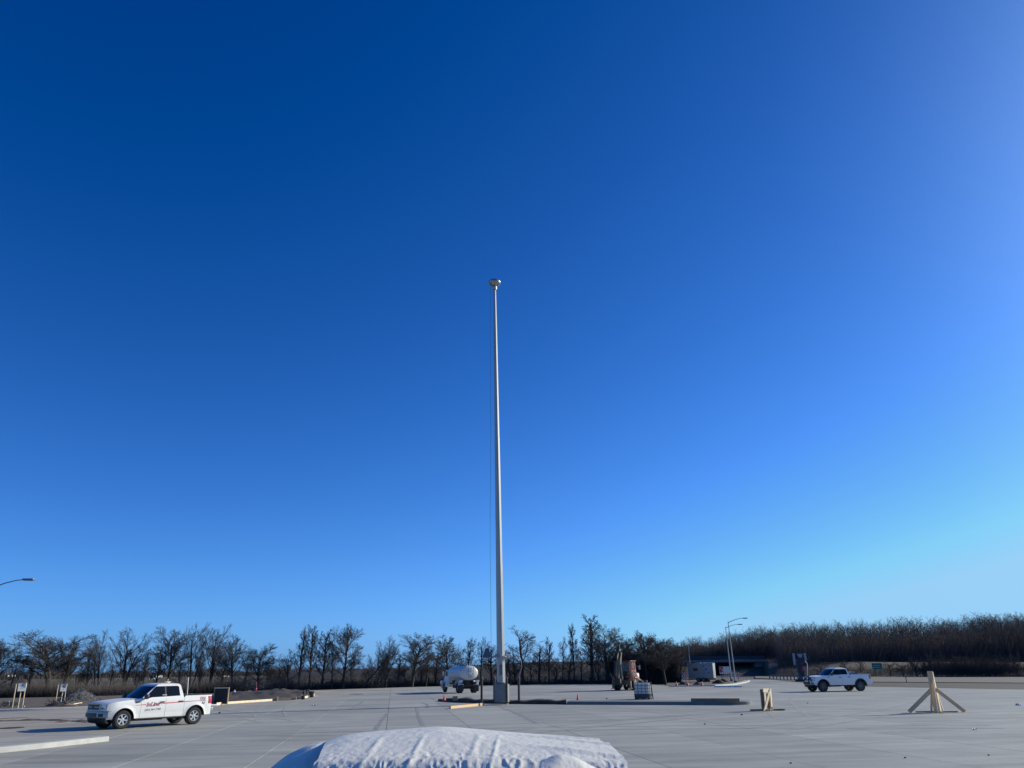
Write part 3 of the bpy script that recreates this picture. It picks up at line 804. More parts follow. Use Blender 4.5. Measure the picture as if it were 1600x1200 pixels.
def make_pickup(label, loc, rz, wb=3.66, L=5.86, W=2.03, R=.40, lift=0.0, roof=1.94, paint=None, rimmat=None, bumper=None, flares=None,
                tail_open=False, letters=False, guard=False, spokes=6, group=None, brow=0.0):
    t = empty('pickup_truck', loc, rz, label, 'pickup truck', group)
    xf, xr = wb / 2, -wb / 2
    xn = xf + .97; xe = xn - L
    xc = xf - .60; xwt = xf - 1.42; xd0 = xf - .76; xd = xf - 1.98; xcr = xf - 2.93
    w = W / 2; zc = R; ra = R + .105; rock = .43 + lift; belt = 1.26 + lift; bedz = 1.36 + lift
    def ysurf(x, z):
        z0 = .88 + lift
        y = w - .055 * ((z - z0) / .45) ** 2
        if z < z0: y = w - .03 * ((z - z0) / .45) ** 2
        if x > xf + .30: y -= .17 * ((x - xf - .30) / .62) ** 2
        if x < xe + .35: y -= .03 * ((xe + .35 - x) / .35) ** 2
        for xa in (xf, xr):
            r = math.hypot(x - xa, z - zc)
            if r < ra + .12: y += .028 * min(1, 1 - (r - ra) / .12)
        # shoulder crease along the doors
        y += .006 * math.exp(-((z - 1.12 - lift) / .03) ** 2) - .010 * math.exp(-((z - .62 - lift) / .07) ** 2)
        return y
    def zlow(x):
        z = rock
        for xa in (xf, xr):
            if abs(x - xa) < ra: z = max(z, zc + math.sqrt(max(0, ra * ra - (x - xa) ** 2)))
        return z
    def nosex(y): return xn - .20 * (abs(y) / .93) ** 3
    zh0, zh1 = belt + .005, 1.13 + lift
    def zhood(tt): return zh0 + (zh1 - zh0) * tt ** 1.5 - .05 * max(0, (tt - .88) / .12) ** 2
    def zup(x):
        if x > xd0: return zhood(min(1, max(0, (x - xc) / (xn - .2 - xc)))) - .006
        if x > xcr: return belt
        return bedz
    def xsamp(a, b):
        n = max(2, int((b - a) / .07)); s_ = [a + (b - a) * k / n for k in range(n + 1)]
        for xa in (xf, xr):
            for k in range(-8, 9):
                q = xa + ra * math.sin(k / 8 * math.pi / 2)
                if a < q < b: s_.append(q)
        return sorted(set(round(q, 4) for q in s_))
    def side(mb, a, b, s, nz=12):
        rows = []; inn = []
        for x in xsamp(a, b):
            lo, hi = zlow(x), zup(x)
            zz = [lo + (hi - lo) * k / nz for k in range(nz + 1)]
            rows.append([Vector((x, s * ysurf(x, z), z)) for z in zz])
            inn.append([Vector((x, s * (ysurf(x, z) - .035), z)) for z in zz])
        shell(mb, rows, inn)
    body = MB()
    for s in (1, -1):
        q_ = MB(); side(q_, xd0, xn - .2, s); part('fender', q_, paint, t, 35)
        q_ = MB(); side(q_, xe + .01, xcr, s); part('bed_side', q_, paint, t, 35)
    # hood and nose
    rows = []
    for k in range(11):
        tt = k / 10; row = []
        for j in range(13):
            y = (j - 6) / 6 * .95
            yl = y * (ysurf(xc + (xn - .2 - xc) * tt, zup(xc + .1 + (xn - .3 - xc) * tt)) / .95)
            x = xc + (nosex(yl * .95) - xc) * tt
            row.append(Vector((x, yl, zhood(tt) + .045 * (1 - (j - 6) ** 2 / 36) - .012 * math.exp(-((abs(yl) - .55) / .07) ** 2))))
        rows.append(row)
    body.grid(rows)
    nose = rows[-1]
    rows = [nose, [Vector((p.x + .012, p.y, p.z - .05)) for p in nose], [Vector((nosex(p.y) + .01, p.y, .80 + lift)) for p in nose]]
    body.grid(rows)
    part('hood', body, paint, t, 35)
    # cab hull
    hull = MB(); rings = []
    for z, x0, x1, y, cv in ((belt - .05, xc + .02, xcr + .01, .965, .16), (belt + .01, xc - .03, xcr + .015, .955, .15), (roof - .10, xwt, xcr + .17, .765, .11), (roof - .04, xwt - .13, xcr + .25, .70, .09), (roof, xwt - .45, xcr + .55, .50, .05)):
        y *= W / 2.03
        r_ = [Vector((x0 - cv * (k / 4) ** 2, -y * k / 4, z)) for k in range(-4, 5)] + [Vector((x0 - cv - (x0 - cv - x1) * k / 6, -y, z)) for k in range(1, 6)] + \
             [Vector((x1, y * k / 3, z)) for k in range(-3, 4)] + [Vector((x1 + (x0 - cv - x1) * k / 6, y, z)) for k in range(1, 6)]
        rings.append(r_ + [r_[0]])
    hull.grid(rings); hull.f.append(tuple(len(hull.v) - len(rings[-1]) + k for k in range(len(rings[-1]) - 1)))
    part('cab', hull, paint, t, 28)
    zb0, zb1 = belt + .01, roof - .10
    def hy(z): return (.955 + (.765 - .955) * (z - zb0) / (zb1 - zb0)) * W / 2.03
    def hx0(z): return xc - .03 + (xwt - xc + .03) * (z - zb0) / (zb1 - zb0)
    def hx1(z): return xcr + .015 + .155 * (z - zb0) / (zb1 - zb0)
    def gpoly(name, poly, s, m=MT['glass'], th=.006):
        mb = MB()
        mb.prism(poly, 1, lambda x, z, q: Vector((x, s * (hy(z) + (th if q else -.012)), z)))
        return part(name, mb, m, t, None)
    zt, zb = roof - .135, belt + .045
    for s in (1, -1):
        gpoly('window', [(xd0 - .13, zb - .03), (xd0 - .36, zb - .025), (xd0 - .52, zb + .015), (xd + .05, zb + .03), (xd + .05, zt), (xwt - .10, zt), (xwt - .02, zt - .04)], s)
        gpoly('window', [(xd - .03, zb + .03), (xcr + .22, zb + .05), (xcr + .27, zt - .05), (xcr + .33, zt), (xd - .03, zt)], s)
        gpoly('pillar_trim', [(xd - .03, zb + .03), (xd + .05, zb + .03), (xd + .05, zt), (xd - .03, zt)], s, MT['black'], .004)
    mb = MB(); A = []; B = []
    for i in range(7):
        z = belt + .03 + (roof - .135 - belt - .03) * i / 6; y = hy(z) - .075; cv = .15 - .04 * i / 6
        Y = hy(z)
        A.append([Vector((hx0(z) - cv * ((k - 4) / 4 * y / Y) ** 2 + .010, (k - 4) / 4 * y, z + .004)) for k in range(9)])
        B.append([p - Vector((.03, 0, .01)) for p in A[-1]])
    shell(mb, A, B); part('windshield', mb, MT['glass'], t, 40)
    mb = MB(); A = [[Vector((hx1(z) - .008, y, z)) for y in (-.62, 0, .62)] for z in (belt + .12, roof - .17)]
    B = [[p + Vector((.03, 0, 0)) for p in r] for r in A]; shell(mb, A, B); part('rear_window', mb, MT['glass'], t)
    mb = MB()
    for k in range(2):
        mb = MB(); mb.bar((xc + .08, .55 - k * .85, belt + .035), (xc - .16, .05 - k * .75, belt + .17), .02, .02); part('wiper', mb, MT['black'], t)
    # doors
    for s in (1, -1):
        for a, b in ((xd + .008, xd0 - .014), (xcr + .014, xd - .008)):
            d_ = MB(); side(d_, a, b, s, 14)
            do = part('door', d_, paint, t, 35)
            mb = MB(); xh = a + .17
            mb.box((xh, s * (ysurf(xh, 1.1 + lift) + .014), 1.10 + lift), (.24, .04, .045), None, .012)
            part('handle', mb, MT['black'], do, 40)
        mb = MB(); mb.box((xd0 - .16, s * (hy(belt + .1) + .19), belt + .10), (.14, .22, .22), None, .05)
        mb.bar((xd0 - .16, s * (hy(belt) - .01), belt + .02), (xd0 - .16, s * (hy(belt) + .15), belt + .06), .06, .05)
        mi = part('mirror', mb, MT['black'], t, 40)
        mb = MB(); mb.box((xd0 - .235, s * (hy(belt + .1) + .19), belt + .10), (.015, .18, .18), None, .005); part('mirror_glass', mb, MT['lens'], mi)
        mb = MB(); mb.box((xd0 + .16, s * (ysurf(xd0 + .16, 1.12 + lift) + .004), 1.13 + lift), (.22, .014, .04), None, .004); part('vent', mb, MT['black'], t)
        # running board, arch liner, flare
        mb = MB(); mb.tube([(xf - ra - .06, s * (w - .06), rock - .035), (xr + ra + .06, s * (w - .06), rock - .035)], .045, 8)
        part('running_board', mb, MT['black'], t, 40)
        for xa in (xf, xr):
            mb = MB(); A = []; B = []
            for k in range(17):
                a_ = math.pi * k / 16
                A.append([Vector((xa + (ra + .01) * math.cos(a_), s * y, zc + (ra + .01) * math.sin(a_))) for y in (w - .03, .45)])
                B.append([Vector((xa + (ra + .04) * math.cos(a_), s * y, zc + (ra + .04) * math.sin(a_))) for y in (w - .03, .45)])
            shell(mb, A, B); part('wheel_arch', mb, MT['black'], t, 50)
            if flares:
                mb = MB(); A = []; B = []
                for k in range(21):
                    a_ = math.pi * (-.03 + 1.06 * k / 20)
                    for Q, o_ in ((A, .045), (B, -.02)):
                        Q.append([Vector((xa + rr * math.cos(a_), s * (ysurf(xa + rr * math.cos(a_), max(rock, zc + rr * math.sin(a_))) + o_), zc + rr * math.sin(a_))) for rr in (ra - .005, ra + .085)])
                shell(mb, A, B); part('arch_flare', mb, flares, t, 50)
    # underbody
    mb = MB(); mb.box(((xe + xn) / 2 - .05, 0, .72 + lift), (L - .45, 1.16, .52)); mb.box(((xf - ra + xr + ra) / 2, 0, .80 + lift), (wb - 2 * ra - .02, W - .16, .70))  # dark core boxes, added to block light inside the panel shell
    mb.box((xf - 1.5, 0, .40 + lift), (1.6, .5, .25)); mb.tube([(xr, -.8, R), (xr, .8, R)], .07, 8); mb.lathe([(.0, -.16), (.14, -.1), (.16, 0), (.14, .1), (.0, .16)], 12, 'Y', (xr, 0, R)); mb.tube([(xf, -.8, R), (xf, .8, R)], .05, 8)
    mb.tube([(xr + .9, -.45, .42 + lift), (xe + .2, -.6, .48 + lift)], .05, 8)
    part('underbody_light_block', mb, MT['machine'], t)
    # bed
    mb = MB(); zf = .86 + lift; yi = w - .14
    mb.box(((xcr + xe) / 2, 0, zf - .03), (xcr - xe - .02, W - .2, .05))
    mb.box((xcr - .035, 0, (zf + bedz) / 2), (.05, W - .16, bedz - zf - .02))
    for s in (1, -1):
        mb.box(((xcr + xe) / 2, s * yi, (zf + bedz) / 2 - .01), (xcr - xe - .04, .04, bedz - zf - .02))
    part('bed_liner', mb, MT['black'], t)
    mb = MB()
    for s in (1, -1): mb.box(((xcr + xe) / 2, s * (w - .105), bedz + .004), (xcr - xe - .03, .12, .03), None, .008)
    mb.box((xcr - .04, 0, bedz + .004), (.07, W - .34, .03), None, .008)
    part('bed_rail', mb, MT['black'], t, 40)
    mb = MB()
    if tail_open: mb.box((xe - .26, 0, zf - .015), (.52, W - .28, .06), Matrix.Rotation(math.radians(-3), 3, 'Y'), .015)
    else: mb.box((xe + .015, 0, (zf + bedz) / 2), (.055, W - .30, bedz - zf + .04), None, .015)
    tg = part('tailgate', mb, paint, t, 40)
    if not tail_open:
        mb = MB(); mb.box((xe - .018, 0, bedz - .15), (.02, .3, .07), None, .005); part('handle', mb, MT['black'], tg)
    for s in (1, -1):
        A = []; B = []
        for z in (.94 + lift, 1.05 + lift, 1.16 + lift, 1.29 + lift):
            A.append([Vector((x, s * (ysurf(x, z) + .009), z)) for x in (xe + .20 - .04 * (1.29 + lift - z), xe + .08, xe + .005)] + [Vector((xe - .012, s * (ysurf(xe, z) - q), z)) for q in (.01, .13)])
            B.append([p + Vector((.03, -s * .03, 0)) for p in A[-1]])
        mb = MB(); shell(mb, A, B); part('taillight', mb, MT['red'], t, 50)
    mb = MB(); mb.box((xe - .07, 0, .66 + lift), (.20, W - .2, .20), None, .03); part('rear_bumper', mb, MT['chrome'] if not guard else paint, t, 40)
    mb = MB(); mb.bar((xe - .05, 0, .48 + lift), (xe - .25, 0, .46 + lift), .08, .08); mb.lathe([(.03, .48 + lift), (.03, .56 + lift), (.045, .58 + lift), (0, .63 + lift)], 10, c=(xe - .22, 0, 0)); part('tow_hitch', mb, MT['machine'], t)
    # front end
    def fpatch(name, y0, y1, z0, z1, off, m, th=.05, parent=t, n=8, slope=0.0):
        A = []; B = []
        for z in (z0, (z0 + z1) / 2, z1):
            A.append([Vector((nosex(y) + off + slope * (z - z0), y, z)) for y in [y0 + (y1 - y0) * k / n for k in range(n + 1)]])
            B.append([p - Vector((th, 0, 0)) for p in A[-1]])
        mb = MB(); shell(mb, A, B); return part(name, mb, m, parent, 40)
    l_ = lift
    g = fpatch('grille', -.64, .64, .84 + l_, 1.09 + l_, .022, MT['black'])
    fpatch('grille_bar', -.66, .66, 1.075 + l_, 1.105 + l_, .045, bumper, .03, g)
    fpatch('grille_bar', -.60, .60, .945 + l_, .985 + l_, .045, bumper, .03, g)
    fpatch('grille_bar', -.66, .66, .83 + l_, .855 + l_, .045, bumper, .03, g)
    for s in (1, -1):
        fpatch('grille_bar', s * .56, s * .66, .84 + l_, 1.09 + l_, .047, bumper, .03, g, 3)
    if letters:
        mb = MB(); mb.lathe([(.0, .055), (.125, .055), (.125, .03)], 24, 'X', (xn, 0, .965 + l_), .45)
        part('badge', mb, MT['black'], g, 40)
    for s in (1, -1):
        hl = fpatch('headlight', s * .66, s * .925, .85 + l_, 1.08 + l_, .02, MT['lens'], .08, t, 5, -.10)
        fpatch('headlight_trim', s * .70, s * .78, .89 + l_, 1.04 + l_, .024, MT['black'], .03, hl, 3, -.10)
    A = []; B = []
    prof = [(.50, .02), (.54, .075), (.74, .085), (.80, .05), (.81, .0)]
    for z, o_ in prof:
        A.append([Vector((nosex(y) + o_ - (.10 * max(0, abs(y) - .8) / .2), y, z + l_)) for y in [(-1 + k / 9) * .985 for k in range(19)]])
        B.append([p - Vector((.12, 0, 0)) for p in A[-1]])
    mb = MB(); shell(mb, A, B); bu = part('front_bumper', mb, bumper, t, 40)
    fpatch('bumper_grille', -.50, .50, .55 + l_, .72 + l_, .094, MT['black'], .05, bu)
    for s in (1, -1):
        fl = fpatch('fog_light_bezel', s * .62, s * .84, .56 + l_, .69 + l_, .094, MT['black'], .05, bu, 4)
    A = []; B = []
    for z, o_ in ((.50, .0), (.36, -.02), (.27, -.10)):
        A.append([Vector((nosex(y) + o_, y, z + l_)) for y in [(-1 + k / 8) * .90 for k in range(17)]]); B.append([p - Vector((.10, 0, 0)) for p in A[-1]])
    mb = MB(); shell(mb, A, B); part('air_dam', mb, MT['black'], t, 40)
    if guard:
        mb = MB()
        for s in (1, -1): mb.bar((xn + .10, s * .36, .62 + l_), (xn + .12, s * .36, 1.18 + l_), .03, .08)
        mb.tube([(xn + .0, .66, .75 + l_), (xn + .07, .64, 1.12 + l_), (xn + .12, .50, 1.20 + l_), (xn + .13, 0, 1.21 + l_), (xn + .12, -.50, 1.20 + l_), (xn + .07, -.64, 1.12 + l_), (xn, -.66, .75 + l_)], .04, 8)
        mb.box((xn + .115, 0, 1.04 + l_), (.03, 1.16, .17), None, .01)
        gg = part('grille_guard', mb, MT['black'], t, 40)
        for s in (1, -1):
            mb = MB(); mb.lathe([(.075, .10), (.10, .16), (.095, .175), (0, .19)], 18, 'X', (xn, s * .30, 1.04 + l_)); part('driving_lamp', mb, MT['lamp_white'], gg, 40)
        mb = MB(); mb.box((xcr - .45, .1, bedz + .06), (.55, 1.3, .30), None, .02); part('tool_box', mb, MT['trailer'], t, 40)
    # wheels
    wd = .275 if R < .42 else .31
    for xa in (xf, xr):
        for s in (1, -1):
            yc = s * (w - .03 - wd / 2)
            rr = R * .60
            mb = MB(); mb.lathe([(.0, yc - .06 * s), (rr * .8, yc - .06 * s), (rr * .8, yc + .02 * s), (0, yc + .02 * s)], 20, 'Y', (xa, 0, R))
            wh = part('wheel', mb, MT['machine'], t, 40)
            q = wd / 2
            prof = [(rr, -q), (rr + .02, -q - .005), (R - .05, -q - .008), (R - .015, -q + .02), (R, -q + .05), (R, q - .05), (R - .015, q - .02), (R - .05, q + .008), (rr + .02, q + .005), (rr, q), (rr - .01, 0)]
            mb = MB(); mb.lathe([(a_, b_ + yc) for a_, b_ in prof], 40, 'Y', (xa, 0, R), 1.0, True)
            # tread blocks
            for k in range(44):
                a_ = 2 * math.pi * k / 44
                for off in (-.33, .33):
                    mb.box((xa + (R + .001) * math.cos(a_ + (.07 if off > 0 else 0)), yc + off * wd, R + (R + .001) * math.sin(a_ + (.07 if off > 0 else 0))), (.012, wd * .25, .035), Matrix.Rotation(-a_ - (.07 if off > 0 else 0), 3, 'Y'))
            part('tyre', mb, MT['rubber'] if letters else MT['dusty_rubber'], wh, 35)
            mb = MB(); yo = yc + s * (q - .035)
            mb.lathe([(rr + .005, yo - s * .10), (rr + .005, yo + s * .03), (rr - .02, yo + s * .03), (rr - .035, yo - s * .10)], 40, 'Y', (xa, 0, R), 1.0, True)
            mb.lathe([(.0, yo + s * .03), (.05, yo + s * .025), (.075, yo - s * .01), (.075, yo - s * .05), (0, yo - s * .05)], 20, 'Y', (xa, 0, R))
            for k in range(spokes):
                a_ = 2 * math.pi * k / spokes + .2
                for da, db in ((-.10, -.045), (.10, .045)):
                    p0 = Vector((xa + .05 * math.cos(a_ + da * 2), yo - s * .005, R + .05 * math.sin(a_ + da * 2)))
                    p1 = Vector((xa + (rr - .01) * math.cos(a_ + db * 1.6), yo + s * .0, R + (rr - .01) * math.sin(a_ + db * 1.6)))
                    mb.bar(p0, p1, .036, .035, Vector((0, s, 0)))
            part('rim', mb, rimmat, wh, 35)
    if letters:
        def on_side(vs, fs, cx, cz, name, m, slope=0.0, off=.006):
            mb = MB()
            # text runs from front to back, i.e. along -x, on the left side
            V = [Vector((cx - v.x, 0, cz + v.y + slope * v.x)) for v in vs]
            mb.add([Vector((p.x, ysurf(p.x, p.z) + off, p.z)) for p in V], fs)
            return part(name, mb, m, t, None, fix=False)
        # stripe in lengths, thin towards both ends
        def stripe(a, b, h0, h1, z0, m):
            n = 14; rows = []
            for k in range(n + 1):
                u = k / n; x = a + (b - a) * u; h = h0 + (h1 - h0) * u; z = z0(x)
                rows.append([Vector((x, ysurf(x, q) + .005, q)) for q in (z - h / 2, z + h / 2)])
            mb = MB(); mb.grid(rows); part('stripe', mb, m, t, None, fix=False)
        zs = lambda x: 1.0 + (1.2 - x) * .028
        stripe(1.30, .78, .012, .045, zs, MT['pinkprint']); stripe(.10, xcr + .016, .05, .05, zs, MT['pinkprint'])
        stripe(xcr - .01, -2.05, .045, .010, zs, MT['pinkprint'])
        vs, fs = text_mesh('InLine', .27, .35, .006); on_side(vs, fs, .45, 1.01, 'lettering', MT['darkprint'], .028, .005)
        vs, fs = text_mesh('InLine', .26, .35, .002); on_side(vs, fs, .455, 1.015, 'lettering', MT['redprint'], .028, .008)
        vs, fs = text_mesh('(251) 361-7760', .125, 0, .001); on_side(vs, fs, .42, .78, 'phone_number', MT['darkprint'], .028, .006)
        vs, fs = text_mesh('FX4', .17, .3, .006); on_side(vs, fs, xe + .52, 1.19, 'badge_lettering', MT['redprint'], .0, .006)
        vs, fs = text_mesh('OFF ROAD', .06, 0, .002); on_side(vs, fs, xe + .50, 1.10, 'badge_lettering', MT['darkprint'], .0, .006)
        mb = MB(); P = [(.085 * math.cos(2 * math.pi * k / 20), .075 * math.sin(2 * math.pi * k / 20)) for k in range(20)]
        on_side([Vector((x, z, 0)) for x, z in P], [tuple(range(20))], xe + .46, 1.0, 'round_badge', MT['darkprint'])
        on_side([Vector((x * .72, z * .5 + .02, 0)) for x, z in P], [tuple(range(20))], xe + .46, 1.0, 'round_badge', MT['signwhite'], 0, .009)
        # roof beacon and small white sticker in the rear side window
        mb = MB(); mb.lathe([(.10, roof - .0), (.10, roof + .03), (.02, roof + .045), (.018, roof + .20), (0, roof + .205)], 14, c=(xcr + .55, .15, 0)); mb.box((xcr + .55, .15, roof + .05), (.30, .12, .03), None, .01)
        part('roof_beacon', mb, MT['pallumber'], t, 40)
        mb = MB()
        for k in range(5): mb.box((xd + .16 - k * .045, hy(belt + .14) + .010, belt + .14 + .012 * (k % 2)), (.028, .004, .05))
        part('window_sticker', mb, MT['signwhite'], t, None)
    return t

A, B = at(190.4, 1139), at(301.8, 1131.6)
hd = (A - B).normalized(); left = Vector((-hd.y, hd.x, 0))
ctr = (A + B) / 2 - left * .87 + hd * .07
rz1 = math.atan2(hd.y, hd.x)
truck1 = make_pickup('white crew cab pickup with red door lettering and tailgate down, parked at left', ctr, rz1, wb=3.55, L=5.38, paint=MT['white'], rimmat=MT['silver'], bumper=MT['chrome'], tail_open=True, letters=True, group='white pickups')
def tw(tr, p): return Matrix.Translation(tr.location) @ Matrix.Rotation(tr.rotation_euler.z, 4, 'Z') @ Vector(p)
mb = MB(); a = tw(truck1, (-2.15, -.55, .87)); b = tw(truck1, (-2.10, -.60, 2.17)); mb.tube([Vector(), b - a], .028, 8)
o = part('white_pipe', mb, MT['signwhite'], None, 40); o.location = a; tag(o, 'thin white pipe standing up out of the bed of the lettered pickup', 'pipe')
mb = MB(); mb.box((0, 0, .22), (.5, .9, .44), None, .03)
mb.box((0, 0, .46), (.46, .86, .05), None, .02)
o = part('tool_chest', mb, MT['trailer'], None, 40); o.location = tw(truck1, (-1.52, .15, .862)); o.rotation_euler.z = rz1; tag(o, 'pale low tool chest in the front of the lettered pickup bed', 'tool chest')

hd2 = Vector((math.sin(math.radians(-103)), math.cos(math.radians(-103)), 0))
gA, gB = at(1287.5, 1080.6), at(1346, 1080.2)
left2 = Vector((-hd2.y, hd2.x, 0))
c2 = (gA + gB) / 2 - left2 * .9
make_pickup('white lifted crew cab pickup with black grille guard and wheels, by the right lot edge', c2, math.atan2(hd2.y, hd2.x), wb=3.9, L=6.05, W=2.06, R=.46, lift=.13, roof=2.06,
            paint=MT['white'], rimmat=MT['dkgalv'], bumper=MT['white'], flares=MT['black'], guard=True, spokes=8, group='white pickups')

# ------------------------------------------------------------------ tank truck (seen from behind)
P0 = at(726, 1082.6)
phi = math.radians(20)
sight = math.atan2(P0.x, P0.y)
haz = sight - phi            # heading: away and to the left
hv = Vector((math.sin(haz), math.cos(haz), 0))
tt = empty('tank_truck', P0 + hv * .3, math.atan2(hv.y, hv.x), 'white tanker truck seen from behind, parked left of the tall mast', 'tank truck')
def wheelset(x, y, R, wdt, name='wheel', m=MT['rubber']):
    mb = MB(); mb.lathe([(0, y - wdt * .42), (R * .55, y - wdt * .42), (R * .55, y + wdt * .42), (0, y + wdt * .42)], 18, 'Y', (x, 0, R))
    w_ = part('wheel', mb, MT['dkgalv'], tt_parent, 40)
    mb = MB(); q = wdt / 2
    mb.lathe([(R * .55, y - q), (R - .05, y - q), (R, y - q + .05), (R, y + q - .05), (R - .05, y + q), (R * .55, y + q), (R * .5, y)], 30, 'Y', (x, 0, R), 1, True)
    part('tyre', mb, m, w_, 40)
    return w_
tt_parent = tt
TL = 3.9
mb = MB(); sec = []
zc, ry, rz_ = 1.99, 1.02, .72
prof = [(.0, -TL / 2 - .22), (.45, -TL / 2 - .20), (.80, -TL / 2 - .12), (.96, -TL / 2 - .03), (1.0, -TL / 2 + .05)]
full = prof + [(1.0, k) for k in (-TL / 2 + .8, -.3, .5, TL / 2 - .3)] + [(r, -h) for r, h in prof[::-1]]
n = 40; rows = []
for r, h in full:
    rows.append([Vector((h + .35, ry * r * math.cos(2 * math.pi * k / n), zc + rz_ * r * math.sin(2 * math.pi * k / n))) for k in range(n + 1)])
mb.grid(rows)
tank = part('tank', mb, MT['tank'], tt, 50)
mb = MB()
for h in (-TL / 2 + .06, -.75, .55, TL / 2 - .06):
    rows = []
    for dx, q in ((-.05, 1.0), (-.045, 1.02), (.045, 1.02), (.05, 1.0)):
        rows.append([Vector((h + dx + .35, ry * q * math.cos(2 * math.pi * k / n), zc + rz_ * q * math.sin(2 * math.pi * k / n))) for k in range(n + 1)])
    mb.grid(rows)
part('tank_band', mb, MT['signwhite'], tank, 40)
mb = MB(); mb.lathe([(.26, 0), (.26, .10), (.20, .14), (0, .15)], 18, c=(.2, 0, zc + rz_ - .01)); mb.lathe([(.20, 0), (.20, .09), (0, .1)], 18, c=(-1.1, .2, zc + rz_ - .03)); mb.lathe([(.10, 0), (.10, .16), (0, .17)], 12, c=(-.5, -.15, zc + rz_ - .01))
mb.box((.5, 0, zc + rz_ + .02), (2.6, .35, .03))
part('manhole', mb, MT['dkgalv'], tank, 40)
mb = MB(); xb = .35 - TL / 2 - .23
mb.lathe([(.28, 0), (.28, -.04), (.22, -.06), (0, -.06)], 20, 'X', (xb + .03, .1, zc - .1))
part('rear_hatch', mb, MT['tank'], tank, 40)
mb = MB(); mb.tube([(xb - .02, -.42, zc + .62), (xb - .09, -.42, zc + .4), (xb - .09, -.42, zc - .35)], .05, 8); mb.tube([(xb - .02, -.58, zc + .5), (xb - .09, -.58, zc + .4), (xb - .09, -.58, zc - .25)], .03, 8)
part('sight_tube', mb, MT['signwhite'], tank, 40)
mb = MB(); mb.bar((xb - .01, .16, zc + .5), (xb - .03, .16, zc - .5), .03, .02, Vector((1, 0, 0)));  mb.bar((xb - .01, -.12, zc + .5), (xb - .03, -.12, zc - .5), .03, .02, Vector((1, 0, 0)))
for k in range(4): mb.tube([(xb - .03, .16, zc - .45 + .28 * k), (xb - .03, -.12, zc - .45 + .28 * k)], .014, 6)
part('ladder', mb, MT['dkgalv'], tank, 40)
mb = MB()
for s in (-1, 1): mb.box((.6, s * .42, .98), (6.2, .10, .24))
for k in range(4): mb.box((-1.4 + 1.25 * k, 0, .98), (.10, .84, .2))
for k in range(3): mb.box((-1.2 + 1.5 * k, 0, 1.16), (.14, 1.3, .14))
mb.box((.4, .72, .72), (1.0, .45, .5), None, .03); mb.box((.9, -.72, .72), (1.0, .45, .5), None, .03)
mb.box((-1.75, 0, .75), (.10, 1.9, .14)); mb.tube([(-.9, -.9, .5), (-.9, .9, .5)], .1, 8)
part('chassis', mb, MT['machine'], tt, 40)
mb = MB()
for s in (-1, 1):
    rows = []
    for k in range(9):
        a_ = math.pi * (.1 + .8 * k / 8)
        rows.append([Vector((-.9 + .62 * math.cos(a_), s * y, .62 + .62 * math.sin(a_))) for y in (.62, 1.16)])
    lo = [[p - Vector((0, 0, .03)) for p in r] for r in rows]
    shell(mb, rows, lo)
part('rear_fender', mb, MT['tank'], tt, 40)
mb = MB(); mb.box((-1.62, -.92, 1.16), (.10, .42, .20), None, .015); mb.box((-1.62, .92, 1.16), (.10, .42, .20), None, .015); part('rear_plate', mb, MT['signwhite'], tt)
mb = MB()
for s in (-1, 1): mb.box((-1.72, s * .78, .98), (.03, .18, .10))
part('taillight', mb, MT['red'], tt)
mb = MB()
for s in (-1, 1): mb.box((-1.55, s * .86, .42), (.02, .52, .50))
part('mud_flap', mb, MT['black'], tt)
for s in (-1, 1):
    wheelset(-.9, s * .80, .50, .52); wheelset(3.35, s * .95, .50, .28)
# cab: conventional, with a sloping hood and fenders
mb = MB()
mb.prism([(2.45, 1.0), (2.45, 2.12), (2.62, 2.28), (3.25, 2.28), (3.62, 1.72), (3.62, 1.0)], 1, lambda x, z, q: Vector((x, (-.92 if q == 0 else .92) * (1 - .10 * max(0, z - 1.6)), z)))
cab = part('cab', mb, MT['white'], tt, 40)
mb = MB()
mb.prism([(3.62, .95), (3.62, 1.66), (4.45, 1.56), (4.72, 1.40), (4.76, .85)], 1, lambda x, z, q: Vector((x, (-.62 if q == 0 else .62), z)))
part('hood', mb, MT['white'], tt, 40)
mb = MB()
for s in (-1, 1):
    rows = []
    for k in range(11):
        a_ = math.pi * (-.05 + 1.02 * k / 10)
        rows.append([Vector((3.4 + .66 * math.cos(a_), s * y, .52 + .66 * math.sin(a_))) for y in (.60, .85, 1.14)])
    lo = [[p * 1 - Vector((0, 0, .04)) for p in r] for r in rows]
    shell(mb, rows, lo)
    mb.box((4.35, s * .88, 1.02), (.60, .48, .34), None, .08)
part('front_fender', mb, MT['white'], tt, 50)
for s in (-1, 1):
    mb = MB(); mb.prism([(2.75, 1.68), (2.75, 2.14), (3.22, 2.14), (3.46, 1.68)], 1, lambda x, z, q: Vector((x, s * (.92 * (1 - .10 * (z - 1.6)) + (.012 if q else -.02)), z))); part('window', mb, MT['glass'], cab)
    mb = MB(); mb.box((3.42, s * 1.18, 1.9), (.06, .16, .42), None, .02); mb.bar((3.42, s * .9, 1.74), (3.42, s * 1.15, 1.78), .03, .03); part('mirror', mb, MT['signwhite'], cab, 40)
mb = MB(); mb.box((2.44, 0, 1.93), (.02, 1.1, .28)); part('rear_window', mb, MT['glass'], cab)
mb = MB(); mb.box((4.84, 0, .66), (.14, 2.1, .26), None, .03); part('front_bumper', mb, MT['chrome'], tt, 40)

# ------------------------------------------------------------------ backhoe loader
bp = at(976, 1078.8)
sight = math.atan2(bp.x, bp.y)
bh = empty('backhoe_loader', bp, math.pi / 2 - sight - math.radians(24), 'orange and brown backhoe loader with its boom folded upright, beyond the mast island', 'backhoe')
tt_parent = bh
